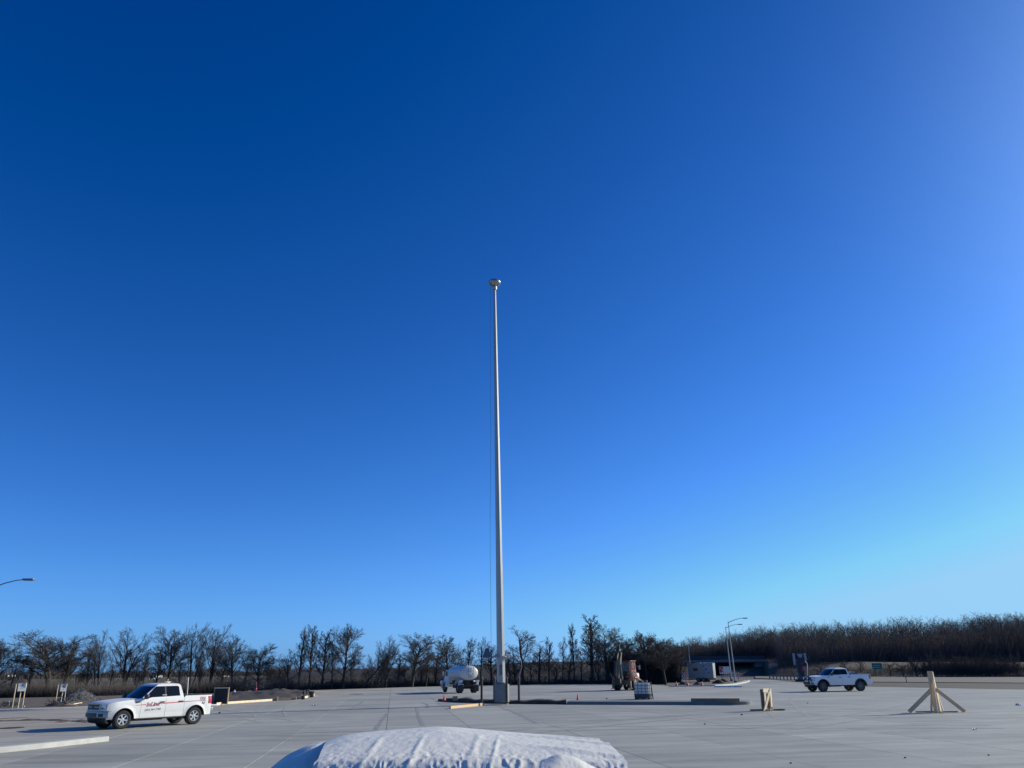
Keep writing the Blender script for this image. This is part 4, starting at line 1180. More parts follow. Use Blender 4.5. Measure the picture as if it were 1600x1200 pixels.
# local: x forward (away), y left
for s in (1, -1):
    wheelset(0.35, s * .98, .72, .48); wheelset(2.55, s * .92, .48, .32)
mb = MB(); mb.box((1.3, 0, .85), (2.7, .9, .6), None, .05); mb.box((2.55, 0, 1.30), (1.5, .86, .62), None, .08); part('chassis', mb, MT['machine'], bh, 40)
mb = MB(); mb.box((2.35, 0, 1.55), (1.6, .92, .35), None, .08)
for s in (1, -1):
    rows = []
    for k in range(9):
        a_ = math.pi * (.02 + .86 * k / 8)
        rows.append([Vector((.35 + .82 * math.cos(a_), s * y, .74 + .82 * math.sin(a_))) for y in (.68, 1.22)])
    shell(mb, rows, [[p - Vector((0, 0, .04)) for p in r] for r in rows])
part('hood', mb, MT['tractor'], bh, 40)
for s in (1, -1):
    mb = MB()
    mb.bar((-.30, s * .95, 1.25), (-.18, s * .88, 2.90), .12 if s > 0 else .24, .16); mb.bar((1.25, s * .90, 1.25), (1.05, s * .86, 2.90), .09, .09); mb.bar((.45, s * .93, 1.3), (.45, s * .87, 2.88), .06, .06)
    mb.bar((-.25, s * .93, 1.95), (1.18, s * .88, 1.95), .05, .06)
    cabf = part('cab_frame', mb, MT['tractor'] if s < 0 else MT['machine'], bh, 30)  # left posts coloured dark to paint in their shade, right ones orange
mb = MB(); mb.box((.43, 0, 2.95), (1.6, 2.0, .13), None, .05); part('cab_roof', mb, MT['machine'], bh, 40)
mb = MB()
for s in (1, -1): mb.box((.45, s * .885, 2.1), (1.35, .012, 1.55), Matrix.Rotation(s * .03, 3, 'X'))
mb.box((1.13, 0, 2.1), (.012, 1.6, 1.5)); mb.box((-.22, 0, 2.4), (.012, 1.6, .95))
g_ = bpy.data.materials.new('clear_cab_glass'); g_.use_nodes = True
_b = g_.node_tree.nodes['Principled BSDF']; _b.inputs['Base Color'].default_value = (.14, .20, .24, 1); _b.inputs['Roughness'].default_value = .05; _b.inputs['Alpha'].default_value = .45
_n = g_.node_tree.nodes.new('ShaderNodeTexNoise'); _n.inputs['Scale'].default_value = 3
_m = g_.node_tree.nodes.new('ShaderNodeMapRange'); _m.inputs[3].default_value = .03; _m.inputs[4].default_value = .25
g_.node_tree.links.new(_n.outputs['Fac'], _m.inputs[0]); g_.node_tree.links.new(_m.outputs[0], _b.inputs['Roughness'])
MT['cabglass'] = g_
part('cab_glass', mb, g_, cabf)
mb = MB(); mb.box((.3, 0, 1.35), (.5, .5, .14), None, .05); mb.box((.52, 0, 1.75), (.12, .48, .7), None, .05); part('seat', mb, MT['black'], bh, 40)
# swing tower, boom, stick and bucket folded up at the back
mb = MB(); mb.box((-.62, 0, .80), (.30, 1.9, .42), None, .03); mb.box((-.80, .0, 1.0), (.35, .45, .8), None, .04); part('swing_frame', mb, MT['boom'], bh, 40)
mb = MB()
for s in (1, -1):
    mb.prism([(-.75, .95), (-1.05, 1.2), (-1.30, 2.2), (-1.18, 3.2), (-.72, 3.86), (-.62, 3.74), (-.95, 3.1), (-1.04, 2.2), (-.72, 1.3)], .06, lambda x, z, q: Vector((x, s * .20 + (q * .06 - .03), z)))
mb.box((-1.14, 0, 2.2), (.16, .40, 1.9))
part('boom', mb, MT['boom'], bh, 40)
mb = MB(); mb.prism([(-.66, 3.92), (-.50, 3.75), (-1.35, 1.15), (-1.55, 1.15), (-1.58, 1.35)], .34, lambda x, z, q: Vector((x - .12, q * .34 - .17, z))); part('stick', mb, MT['boom'], bh, 40)
mb = MB(); mb.tube([(-.95, -.22, 1.3), (-1.1, -.22, 2.5)], .07, 10); mb.tube([(-1.1, -.22, 2.5), (-.8, -.22, 3.6)], .04, 8); part('hydraulic_ram', mb, MT['galv'], bh, 40)
mb = MB(); mb.prism([(-1.75, 1.25), (-1.35, 1.15), (-1.10, .75), (-1.15, .40), (-1.45, .35), (-1.72, .60)], .62, lambda x, z, q: Vector((x, q - .31, z)));
for k in range(4): mb.box((-1.66, -.24 + .16 * k, .48), (.16, .06, .10), Matrix.Rotation(.7, 3, 'Y'))
part('bucket', mb, MT['machine'], bh, 40)
mb = MB()
for s in (1, -1):
    mb.bar((-.66, s * .92, .9), (-.80, s * 1.18, 1.75), .14, .14); mb.box((-.66, s * .98, .62), (.22, .22, .7), None, .02); mb.box((-.70, s * 1.0, .22), (.42, .34, .06), None, .02)
part('stabiliser_leg', mb, MT['boom'], bh, 40)
mb = MB()
for s in (1, -1):
    mb.bar((1.3, s * .62, 1.5), (3.6, s * .62, .75), .13, .2)
mb.prism([(3.55, .95), (3.45, .2), (4.2, .12), (4.25, .2), (3.7, .3), (3.68, .95)], 2.3, lambda x, z, q: Vector((x, q - 1.15, z))); part('loader_bucket', mb, MT['boom'], bh, 40)
mb = MB(); mb.lathe([(.02, 0), (.02, .9), (0, .91)], 8, c=(-.70, -.03, 3.72)); mb.lathe([(.0, .82), (.10, .88), (.11, 1.0), (.0, 1.06)], 12, c=(-.70, -.03, 3.15)); part('work_lamp', mb, MT['lamp_white'], bh, 40)
mb = MB(); mb.box((-.28, -.45, 2.80), (.10, .2, .15), None, .03); part('rear_lamp', mb, MT['red'], bh, 40)
mb = MB(); mb.box((1.2, -1.35, 2.3), (.06, .18, .42), None, .03); mb.bar((1.15, -.9, 2.4), (1.2, -1.3, 2.35), .03, .03); part('mirror', mb, MT['lens'], bh, 40)
mb = MB(); mb.lathe([(0, -.16), (.22, -.12), (.30, 0), (.22, .12), (0, .16)], 18, 'Y', (.9, -1.15, 1.42)); part('fuel_can', mb, MT['signwhite'], bh, 50)
mb = MB(); mb.box((.55, -1.12, 1.30), (1.1, .34, .10), None, .03); part('step_plate', mb, MT['tractor'], bh, 40)

# ------------------------------------------------------------------ trailer, light poles and works gear on the far right island
ISR = pxpath([(1048, 1073.0), (1080, 1072.6), (1118, 1072.3), (1150, 1070.2), (1166, 1067.0), (1172, 1064.6)])
kerb_path(ISR, .8, .15, 'kerb', 'curved pale kerb around the dirt island with the grey trailer')
ip = [(p[0], p[1]) for p in ISR]
v, f = tri_poly([(x + .35 * 0, y + .25) for x, y in ip] + [g2(1165, 1061), g2(1050, 1061.5), g2(1040, 1070)], .02)
mb = MB(); mb.add(v, f)
tag(part('dirt_island', mb, MT['dirt'], None, None), 'dirt island carrying the grey trailer and two lamp posts', None, None, 'structure')
tb = at(1098, 1065.6)
tr = empty('site_trailer', tb, -math.atan2(tb.x, tb.y) - math.radians(10), 'small pale grey site trailer with one dark window on the far dirt island', 'trailer')
W_, H_ = 3.85, 2.15; z0 = .55
mb = MB(); mb.box((0, 0, z0 + H_ / 2), (W_, 2.1, H_), None, .05); bdy = part('body', mb, MT['trailer'], tr, 40)
mb = MB(); mb.box((0, 0, z0 + H_ + .01), (W_ + .08, 2.18, .06), None, .02); part('roof_trim', mb, MT['palesteel'], bdy, 40)
mb = MB()
for x in (-W_ / 2 + .03, W_ / 2 - .03): mb.box((x, -1.055, z0 + H_ / 2), (.07, .03, H_ - .05))
for x in (-1.55, 1.0): mb.box((x, -1.055, z0 + .9), (.03, .02, 1.7))
part('corner_trim', mb, MT['signwhite'], bdy)
mb = MB(); mb.box((-.75, -1.06, z0 + 1.25), (.60, .04, .38)); wdw = part('window', mb, MT['glass'], bdy)
mb = MB()
for s in (-1, 1): mb.box((-.75 + s * .32, -1.065, z0 + 1.25), (.04, .06, .46)); mb.box((-.75, -1.065, z0 + 1.25 + s * .21), (.60, .06, .04))
part('frame', mb, MT['dkgalv'], wdw)
mb = MB(); mb.box((.95, -1.062, z0 + .72), (.72, .03, 1.40), None, .008); dr = part('door', mb, MT['palesteel'], bdy)
mb = MB(); mb.box((.68, -1.09, z0 + .75), (.08, .03, .12)); part('handle', mb, MT['black'], dr)
mb = MB(); mb.box((.88, -1.07, z0 + 1.30), (.22, .03, .22)); mb.box((.42, -1.06, z0 + 1.72), (.16, .05, .16)); mb.box((1.22, -1.06, z0 + .8), (.14, .05, .22)); part('vent', mb, MT['black'], bdy)
mb = MB(); mb.box((0, 0, .42), (W_ + .5, 1.5, .16)); mb.bar((-W_ / 2, 0, .42), (-W_ / 2 - 1.2, 0, .42), .12, .12); mb.box((1.0, -1.2, .30), (.7, .4, .05)); mb.box((1.0, -1.1, .15), (.6, .1, .3)); part('chassis', mb, MT['machine'], tr)
tt_parent = tr
for s in (-1, 1): wheelset(-.45, s * .95, .34, .22); wheelset(.35, s * .95, .34, .22)

def street_lamp(base, toppt, arm_dx, arm_h, label, r0=.10, group='street lamps'):
    t = empty('street_lamp', base, 0, label, 'street lamp', group)
    d = toppt - base
    mb = MB(); mb.tube([(0, 0, .3), d * .5, d], [r0, r0 * .78, r0 * .55], 12); part('pole', mb, MT['galv'], t, 40)
    mb = MB(); mb.box((0, 0, .16), (.34, .34, .32), None, .03); part('base_cover', mb, MT['dkgalv'], t, 40)
    mb = MB(); p = d - Vector((0, 0, .15)); A = arm_dx
    mb.tube([p, p + A * .25 + Vector((0, 0, arm_h * .42)), p + A * .5 + Vector((0, 0, arm_h * .75)), p + A * .75 + Vector((0, 0, arm_h * .95)), p + A * .92 + Vector((0, 0, arm_h))], [.045, .04, .035, .03, .03], 8); part('arm', mb, MT['dkgalv'], t, 40)
    e = p + A * .92 + Vector((0, 0, arm_h)); u = A.normalized()
    mb = MB(); R_ = Matrix.Rotation(math.atan2(u.y, u.x), 3, 'Z')
    mb.box(e + u * .3, (.72, .30, .12), R_, .04); hd_ = part('lamp_head', mb, MT['dkgalv'], t, 40)
    mb = MB(); mb.box(e + u * .36 - Vector((0, 0, .065)), (.40, .22, .02), R_); part('lens', mb, MT['lens'], hd_)
    return t
b_ = at(1149.3, 1067.4); street_lamp(b_, atY(1137.6, 971.3, b_.y), Vector((2.5, .35, 0)), .62, 'taller of two grey street lamps beside the grey trailer')
b_ = at(1143, 1064.6); street_lamp(b_, atY(1133.6, 979.7, b_.y), Vector((2.35, .35, 0)), .55, 'shorter, farther of two grey street lamps beside the grey trailer')
# lamp at the left edge: only the arm reaches into the frame
tip = atY(47, 905.5, 50.5); bx = atY(-32, 925, 50.5)
b_ = Vector((bx.x - .6, 50.5, -.05)); street_lamp(b_, Vector((bx.x, 50.5, bx.z)), Vector((tip.x - bx.x - .15, 0, 0)), tip.z - bx.z + .15, 'street lamp arm reaching in over the left edge of the frame')
b_ = at(1080, 1064); b_.y += 3; b_.x = atY(1080, 1060, b_.y).x
mb = MB(); tp_ = atY(1075.3, 1007.5, b_.y); mb.tube([(0, 0, 0), tp_ - b_], [.07, .055], 10); o = part('white_post', mb, MT['palesteel'], None, 40); o.location = b_; tag(o, 'plain pale post rising behind the left end of the grey trailer', 'post')

def barricade(base, w, zs, label, legs=True, ang=0.0):
    t = empty('barricade', base, ang, label, 'barricade', 'striped road barricades')
    for z in zs:
        mb = MB(); mb.box((0, 0, z), (w, .03, .18)); bo = part('board', mb, MT['signwhite'], t)
        mb = MB(); k = -w / 2 + .1
        while k < w / 2 - .15:
            mb.prism([(k, z - .09), (k + .14, z - .09), (k + .23, z + .09), (k + .09, z + .09)], 1, lambda x, zz, q: Vector((min(x, w / 2), -.015 - (.006 if q else 0), zz)))
            k += .32
        part('stripe', mb, MT['orange'], bo, None)
    if legs:
        mb = MB()
        for s in (-1, 1): mb.bar((s * w * .38, .03, 0), (s * w * .38, .03, max(zs) + .12), .06, .05, Vector((0, 1, 0))); mb.box((s * w * .38, 0, .03), (.06, .9, .05))
        part('leg', mb, MT['dkgalv'], t)
    return t
b1 = at(1067, 1066.5); barricade(b1, 1.3, (.55, .95, 1.35), 'striped barricade left of the grey trailer, nearest to the bushes', ang=.15)
b2 = at(1072, 1064.5); barricade(b2, 1.3, (.65, 1.1, 1.5), 'striped barricade close behind the left end of the grey trailer', ang=-.2)
b3 = at(1142, 1064.2); bz = barricade(b3, 3.2, (.75, 1.15), 'long striped barricade with a white sign, behind the two street lamps', ang=-.1)
sg = empty('road_sign', b3 + Vector((-.75, -.06, 0)), -.1, 'white sign board with a red panel above the long striped barricade', 'sign')
mb = MB(); mb.box((0, 0, 1.72), (1.85, .03, .92)); part('sign_board', mb, MT['signwhite'], sg)
mb = MB(); mb.box((-.62, -.02, 1.74), (.55, .012, .80)); pn = part('red_panel', mb, MT['redprint'], sg)
mb = MB(); mb.box((-.70, -.03, 1.90), (.22, .008, .10)); mb.box((-.50, -.03, 1.62), (.20, .008, .14)); part('white_mark', mb, MT['signwhite'], pn)
mb = MB()
for s in (-1, 1): mb.bar((s * .7, .04, 0), (s * .7, .04, 1.7), .06, .05, Vector((0, 1, 0)))
part('post', mb, MT['dkgalv'], sg)
for px, py, lab in ((1058, 1071.6, 'orange cone leftmost on the kerb before the grey trailer'), (1075.5, 1071.4, 'orange cone on the kerb below the left end of the grey trailer'), (1098, 1071.2, 'orange cone on the kerb below the middle of the grey trailer')):
    p = at(px, py, .15); p.y += .3; cone(p, .48, lab, MT['orange'], True, r=.15)
for i, px in enumerate((1121, 1128, 1136.5, 1145.5, 1154.5)):
    mb = MB(); mb.box((0, 0, .07), (.62, .75, .16), None, .03); o = part('kerb_block', mb, MT['signwhite'], None, 40)
    o.location = at(px, 1073.5); o.rotation_euler.z = .1 * (i % 3 - 1)
    tag(o, ['leftmost white block of the row before the far kerb', 'second white block from the left in the row before the far kerb', 'middle white block of the row before the far kerb', 'second white block from the right in the row before the far kerb', 'rightmost white block of the row before the far kerb'][i], 'kerb block', 'white blocks in a row by the far island')
for i, (px, py, s, lab) in enumerate(((1068, 1070.2, .35, 'dark soil heap left of the grey trailer'), (1090, 1070.3, .3, 'low dark soil heap before the grey trailer'), (1123, 1068.2, .45, 'dark soil heap right of the grey trailer'), (1131, 1066, .4, 'dark soil heap at the foot of the two street lamps'))):
    mb = MB(); rows = []
    for a_ in range(7):
        rows.append([Vector(((2.2 * s) * (1 - a_ / 6) * math.cos(2 * math.pi * k / 16) * (1 + .25 * noise.noise(Vector((k * .8, a_, i)))), (1.3 * s) * (1 - a_ / 6) * math.sin(2 * math.pi * k / 16), s * (1.15 * math.sin(a_ / 6 * 1.57) + .18 * noise.noise(Vector((k * 1.1, a_ * 1.3, i + 5)))) )) for k in range(17)])
    mb.grid(rows); o = part('soil_heap', mb, MT['soil'], None, 60); o.location = at(px, py); tag(o, lab, 'soil heap')

# ------------------------------------------------------------------ tall paving machine at the lot edge
mp_ = at(1251, 1064.5)
pm = empty('paving_machine', mp_, -math.atan2(mp_.x, mp_.y), 'tall dark blue machine with pale upright plates, behind the lifted white pickup', 'machine')
Y0 = mp_.y
_ri = Matrix.Rotation(math.atan2(mp_.x, mp_.y), 3, 'Z')
def rl(px, py, dy=0.0):
    return _ri @ (atY(px, py, Y0 + dy) - mp_)
def flat(name, pts, th, m, dy=0.0, parent=None):
    A = [rl(px, py, dy) for px, py in pts]; mb = MB(); n = len(A); dv = Vector((0, th, 0))
    mb.add(A + [a + dv for a in A], [tuple(range(n)), tuple(range(2 * n - 1, n - 1, -1))] + [(i, (i + 1) % n, n + (i + 1) % n, n + i) for i in range(n)])
    return part(name, mb, m, parent or pm, None)
flat('conveyor_trough', [(1245, 1024), (1256.5, 1022.5), (1258, 1033), (1257, 1050), (1257, 1059), (1250, 1054), (1247, 1044)], 1.0, MT['bluedark'], .2)
flat('support_leg', [(1242.5, 1031), (1246, 1030), (1250, 1052), (1256.5, 1059), (1257, 1064.3), (1247.5, 1064.3), (1247.8, 1057)], .9, MT['bluegrey'], .3)
flat('side_plate', [(1237.7, 1020.8), (1241.7, 1020.8), (1243.3, 1039), (1240.2, 1039)], .25, MT['palesteel'], -.1)
flat('side_plate', [(1255.3, 1020.5), (1259.3, 1020.5), (1261, 1031.5), (1257.5, 1031.5)], .25, MT['palesteel'], -.1)
flat('hopper_rim', [(1244.3, 1021.8), (1253.8, 1021.6), (1253.2, 1026.5), (1251, 1028), (1248.5, 1027)], .2, MT['palesteel'], .0)
flat('counterweight', [(1240, 1039.5), (1244, 1039.5), (1244.5, 1043), (1241.5, 1043.5)], .5, MT['bluedark'], .1)
flat('control_panel', [(1254, 1041.5), (1259.5, 1041.2), (1259.8, 1047.8), (1254.5, 1047.8)], .15, MT['pinkprint'], -.2)
mb = MB(); mb.tube([rl(1257.8, 1032.5, -.2), rl(1261.3, 1037.5, -.2), rl(1261.4, 1056, -.2), rl(1261.6, 1063, -.2)], .055, 10); part('exhaust_pipe', mb, MT['signwhite'], pm, 40)
mb = MB(); mb.box(rl(1252, 1063.5, .8), (1.7, 1.8, .4), None, .05); part('track_unit', mb, MT['machine'], pm, 40)

# guardrail by the bridge, highway sign, marker post
t = empty('guardrail', at(1232, 1062), 0, 'short dark guardrail on posts below the right-hand embankment', 'guardrail')
G0 = Vector(t.location)
pts = [at(1203 + 5.5 * k, 1061.3 + .12 * k) for k in range(9)]
for p in pts:
    mb = MB(); mb.box(p - G0 + Vector((0, 0, .32)), (.14, .16, .72)); part('post', mb, MT['old_or_shaded_lumber'], t)
mb = MB()
for a, b in zip(pts, pts[1:]): mb.bar(a - G0 + Vector((0, -.1, .58)), b - G0 + Vector((0, -.1, .58)), .05, .28)
part('rail', mb, MT['dkgalv'], t)
sp_ = at(1370, 1057.2); Ys = sp_.y
t = empty('highway_sign', sp_, 0, 'green highway sign with two white lines of print before the embankment', 'road sign')
c0, c1 = atY(1363.3, 1046, Ys), atY(1377.3, 1036, Ys)
cx, cz, w_, h_ = (c0.x + c1.x) / 2 - sp_.x, (c0.z + c1.z) / 2, c1.x - c0.x, c1.z - c0.z
mb = MB(); mb.box((cx, 0, cz), (w_, .04, h_)); pl = part('sign_panel', mb, MT['signgreen'], t)
mb = MB(); e = .05
for s in (-1, 1): mb.box((cx + s * (w_ / 2 - .05), -.024, cz), (.03, .008, h_ - .08)); mb.box((cx, -.024, cz + s * (h_ / 2 - .05)), (w_ - .14, .008, .03))
part('border', mb, mat('sign_border', (.25, .42, .40), .5, var=.05), pl)
mb = MB()
for a, b, z in ((-.33, .30, .14), (-.40, -.02, -.20), (.06, .42, -.20)):
    k = a
    while k < b: mb.box((cx + k * w_, -.026, cz + z * h_), (w_ * .045, .008, h_ * .13)); k += .072
part('print', mb, mat('sign_print', (.5, .6, .6), .5, var=.05), pl)
mb = MB()
for s in (-1, 1): mb.bar((cx + s * w_ * .3, .05, -.2), (cx + s * w_ * .3, .05, cz + h_ / 2), .09, .09, Vector((0, 1, 0)))
part('post', mb, MT['dkgalv'], t)
b_ = at(1416.5, 1065.5); mb = MB(); mb.tube([(0, 0, -.1), (0, 0, .75)], .05, 8); o = part('marker_post', mb, MT['machine'], None, 40); o.location = b_; tag(o, 'single short dark marker post by the tan road', 'post')

# ------------------------------------------------------------------ overpass
def P3(px, py, Y): return atY(px, py, Y)
ov = empty('overpass_bridge', P3(1135, 1040, 216), 0, 'low concrete overpass behind the grey trailer', 'bridge'); O0 = Vector(ov.location)
Yb = 214
def slab_between(name, xa, ya0, ya1, xb, yb0, yb1, Y, th, m):
    A = [P3(xa, ya0, Y) - O0, P3(xb, yb0, Y) - O0, P3(xb, yb1, Y) - O0, P3(xa, ya1, Y) - O0]; mb = MB()
    mb.add(A + [a + Vector((0, th, 0)) for a in A], [(0, 1, 2, 3), (7, 6, 5, 4)] + [(i, (i + 1) % 4, 4 + (i + 1) % 4, 4 + i) for i in range(4)])
    return part(name, mb, m, ov, None)
slab_between('girder', 1064, 1031.8, 1035.4, 1195, 1030.6, 1034.4, Yb, 10, MT['bridge'])
slab_between('parapet', 1064, 1025.5, 1031.6, 1195, 1024.5, 1030.4, Yb + .5, .4, mat('dark_parapet', (.06, .065, .075), .8, var=.2))
slab_between('abutment', 1064, 1035.5, 1058, 1080, 1035.5, 1058, Yb + .6, 9, MT['bridge'])
slab_between('abutment', 1180, 1034.6, 1058, 1196, 1034.5, 1058, Yb + 1, 9, MT['bridge'])
for px in (1108, 1142):
    slab_between('pier', px, 1035.6, 1058, px + 3, 1035.6, 1058, Yb + 3, 2, MT['bridge'])
slab_between('under_deck_shade', 1064, 1036, 1058, 1200, 1036, 1058, Yb + 11, 1, MT['bluedark'])  # dark sheet standing in for the shade under the deck

# ------------------------------------------------------------------ left verge: sign frames, gravel, debris
def sign_frame(base, pxd, label, marks):
    t = empty('sign_frame', base, 0, label, 'sign board', 'white notice boards on lumber frames')
    Y = base.y
    def r(px, py, dy=0): return atY(px, py, Y + dy) - base
    for (x0, y0, x1, y1, dy0, dy1) in pxd['legs']:
        a, b = r(x0, y0, dy0), r(x1, y1, dy1); a.z = max(-.06, min(a.z, .0))
        mb = MB(); mb.bar(a, b, .06, .04, Vector((0, -1, 0))); part('leg', mb, MT['pallumber'], t)
    for (x0, y0, x1, y1, dy) in pxd['rails']:
        mb = MB(); mb.bar(r(x0, y0, dy), r(x1, y1, dy), .05, .09, Vector((0, 0, 1))); part('rail', mb, MT['pallumber'], t)
    x0, y0, x1, y1 = pxd['board']
    a, b = r(x0, y1, -.06), r(x1, y0, -.06)
    c = (a + b) / 2; mb = MB(); Rb = Matrix.Rotation(math.radians(38), 3, 'Z'); k_ = 1.22; mb.box(c, ((b.x - a.x) * k_, .025, b.z - a.z), Rb); bo = part('board', mb, MT['signwhite'], t)
    mb = MB()
    for u, v, w, h in marks: mb.box(c + Rb @ Vector((u * (b.x - a.x) * k_, -.016, v * (b.z - a.z))), (w * (b.x - a.x) * k_, .006, h * (b.z - a.z)), Rb)
    part('print', mb, MT['darkprint'], bo)
    return t
sign_frame(at(27.5, 1107), dict(legs=[(18.7, 1107, 25.5, 1068.5, .2, .2), (27.5, 1107, 33, 1078, -.1, 0), (35, 1104, 40.5, 1068.5, .5, 0)], rails=[(25, 1068.3, 41.5, 1067.8, 0), (31, 1103.8, 38.5, 1103.6, .4)], board=(29, 1068.2, 40.6, 1080)),
    'white notice board on lumber legs at far left, with a small mark near its top', [(0, .30, .22, .08), (.0, .36, .10, .06), (0, -.1, .5, .012), (0, -.2, .4, .012), (0, 0, .45, .012)])
sign_frame(at(95, 1096.3), dict(legs=[(87, 1096, 91.3, 1069.5, .2, .2), (95, 1096.4, 98.5, 1078, -.1, 0), (100.5, 1094.8, 104, 1069.5, .5, 0)], rails=[(90, 1069.2, 105, 1069, 0)], board=(95, 1069.6, 103.8, 1080.3)),
    'white notice board on lumber legs beside the gravel pile, with a dark blot of print', [(-.05, .22, .35, .10), (.05, .10, .45, .08), (-.1, .30, .15, .06), (0, -.18, .12, .10), (.1, .02, .2, .06)])
# gravel pile
gp = at(122, 1096); Yg = gp.y + 5
gx0, gx1, gtop = atY(98, 1080, Yg).x, atY(152, 1080, Yg).x, atY(124, 1074.6, Yg).z
mb = MB(); rows = []
for a_ in range(26):
    u = a_ / 25; row = []
    for k in range(49):
        th = 2 * math.pi * k / 48; rr = 1 - u
        x = (gx1 - gx0) / 2 * rr * math.cos(th); y = 2.6 * rr * math.sin(th)
        z = gtop * (1 - rr ** 1.15) * (1 - .05 * (1 - u)) ; q = Vector((x * 2.2, y * 2.2, 4))
        z = z * (1 + .0) + .10 * noise.noise(q) * min(1, u * 4) + .06 * noise.noise(q * 3) * min(1, u * 4)
        row.append(Vector((x, y, z - .06)))
    rows.append(row)
mb.grid(rows); o = part('gravel_pile', mb, MT['gravel'], None, 60); o.location = ((gx0 + gx1) / 2, Yg, 0)
tag(o, 'conical heap of grey gravel behind the lettered pickup', 'gravel pile')
rs = random.Random(8); gm = MB()
for k in range(700):
    u = rs.random() ** .6; th = rs.uniform(0, 2 * math.pi); rr = u * 1.04; s = rs.uniform(.03, .075)
    x = (gx1 - gx0) / 2 * rr * math.cos(th); y = 2.6 * rr * math.sin(th); z = max(0, gtop * (1 - min(1, rr) ** 1.15)) - .04
    R_ = Matrix.Rotation(rs.uniform(0, 3), 3, 'X') @ Matrix.Rotation(rs.uniform(0, 3), 3, 'Z')
    gm.box((x, y, z), (s * 1.4, s, s), R_)
q = part('stones', gm, MT['gravel'], o, None); q['kind'] = 'stuff'
# scattered lumber, roots, a bush and a white can on the verge
beam('scrap_board', at(110, 1101.5), at(127, 1098.6), .14, .06, MT['pallumber'], 'pale scrap board lying before the gravel pile', 'scrap board')
beam('scrap_board', at(96, 1103), at(120, 1103.6), .12, .06, MT['old_or_shaded_lumber'], 'brown scrap board lying below the board beside the gravel pile', 'scrap board')
def root_heap(px, py, s, label, seed, m=MT['soil'], n=14):
    t = at(px, py); r_ = random.Random(seed); mb = MB()
    rows = []
    for a_ in range(5):
        rows.append([Vector((s * 1.3 * (1 - a_ / 4) * math.cos(2 * math.pi * k / 12), s * .8 * (1 - a_ / 4) * math.sin(2 * math.pi * k / 12), s * .5 * (a_ / 4) + .1 * s * noise.noise(Vector((k, a_, seed))) - .05)) for k in range(13)])
    mb.grid(rows)
    for k in range(n):
        a = Vector((r_.uniform(-s, s), r_.uniform(-s, s) * .6, 0)); d = Vector((r_.gauss(0, .6), r_.gauss(0, .4), abs(r_.gauss(.5, .4)))) * s
        mb.tube([a, a + d * .6 + Vector((r_.uniform(-.1, .1),) * 3) * s, a + d], [.05 * s, .035 * s, .015 * s], 5)
    o = part('root_heap', mb, m, None, 40); o.location = t
    return tag(o, label, 'root heap')
root_heap(87, 1102, .7, 'dark clump of roots at the feet of the board beside the gravel pile', 2)
root_heap(100, 1101.5, .75, 'brown heap of roots between the near board and the gravel pile', 5, MT['old_or_shaded_lumber'])
MT['greenplant'] = mat('dull_green_plant', (.025, .06, .04), .8, var=.4, scale=5)
mb = MB(); r_ = random.Random(3)
for k in range(260):
    a = Vector((r_.gauss(0, .42), r_.gauss(0, .25), r_.uniform(0, .35))); d = Vector((r_.gauss(0, 1), r_.gauss(0, 1), r_.uniform(.2, 1.4))).normalized() * r_.uniform(.10, .22)
    mb.tube([a, a + d], [.018, .003], 3, False)
o = part('low_bush', mb, MT['greenplant'], None, None); o.location = at(14, 1104.5); tag(o, 'low dull green bush left of the leftmost notice board', 'bush')
mb = MB(); mb.lathe([(.09, 0), (.10, .03), (.10, .26), (.05, .31), (.03, .34), (.03, .38), (0, .38)], 16); o = part('white_jug', mb, MT['signwhite'], None, 40); o.location = at(12.5, 1102.8); tag(o, 'small white jug beside the low green bush at far left', 'jug')
# ridge of tracked mud on the lot
def mud_ridge(pts, w, h, label, seed):
    P = pxpath(pts); rows = []
    Q = []
    for i in range(len(P) - 1):
        for t_ in range(14): Q.append(Vector((P[i][0], P[i][1], 0)).lerp(Vector((P[i + 1][0], P[i + 1][1], 0)), t_ / 14))
    for i, p in enumerate(Q):
        k = .35 + abs(noise.noise(p * .9 + Vector((seed, 0, 0)))) * 1.5
        rows.append([p + Vector((.1 * noise.noise(p * 2), y * w * (.6 + .6 * k), max(-.01, h * k * zz + .02 * noise.noise(p * 5 + Vector((0, y, 0))) * zz))) for y, zz in ((-.6, -.05), (-.3, .5), (0, 1), (.25, .7), (.6, -.05))])
    mb = MB(); mb.grid(rows); o = part('mud_ridge', mb, MT['dirt'], None, None); return tag(o, label, 'mud ridge', None, 'stuff')
mud_ridge([(-60, 1131), (0, 1127), (60, 1125.3), (110, 1126.5), (141, 1126.5)], .55, .10, 'low ridges of tracked mud left of the lettered pickup', 3)
mud_ridge([(88, 1129.5), (115, 1127.5), (140, 1129)], .5, .09, 'low ridges of tracked mud in front of the lettered pickup', 7)
mud_ridge([(-60, 1124.5), (0, 1123), (45, 1121.5)], .4, .05, 'thin ridge of tracked mud at the far left of the lot', 9)

# ------------------------------------------------------------------ dirt island behind the pickup, formwork panel
edge = [(338, 1101.6), (352, 1100.2), (390, 1097.6), (425, 1095.3), (434, 1094.7), (455, 1094.2), (471, 1091.8), (482, 1089.6), (491, 1086.6)]
E_ = [Vector((*g2(*p), 0)) for p in edge]
for (i0, i1, m_, lab, h_) in ((0, 4, MT['pallumber'], 'long pale form board along the front of the left dirt island', .17), (4, 6, MT['lumber'], 'yellow form board between two stakes at the left dirt island', .22), (6, 9, MT['pallumber'], 'pale form board curving round the right tip of the left dirt island', .17)):
    pts = E_[i0:i1]; mid = sum(pts, Vector()) / len(pts); mb = MB()
    for a, b in zip(pts, pts[1:]): mb.bar(a - mid + Vector((0, 0, h_ / 2)), b - mid + Vector((0, 0, h_ / 2)), .05, h_)
    o = part('form_board', mb, m_, None); o.location = mid; tag(o, lab, 'form board')
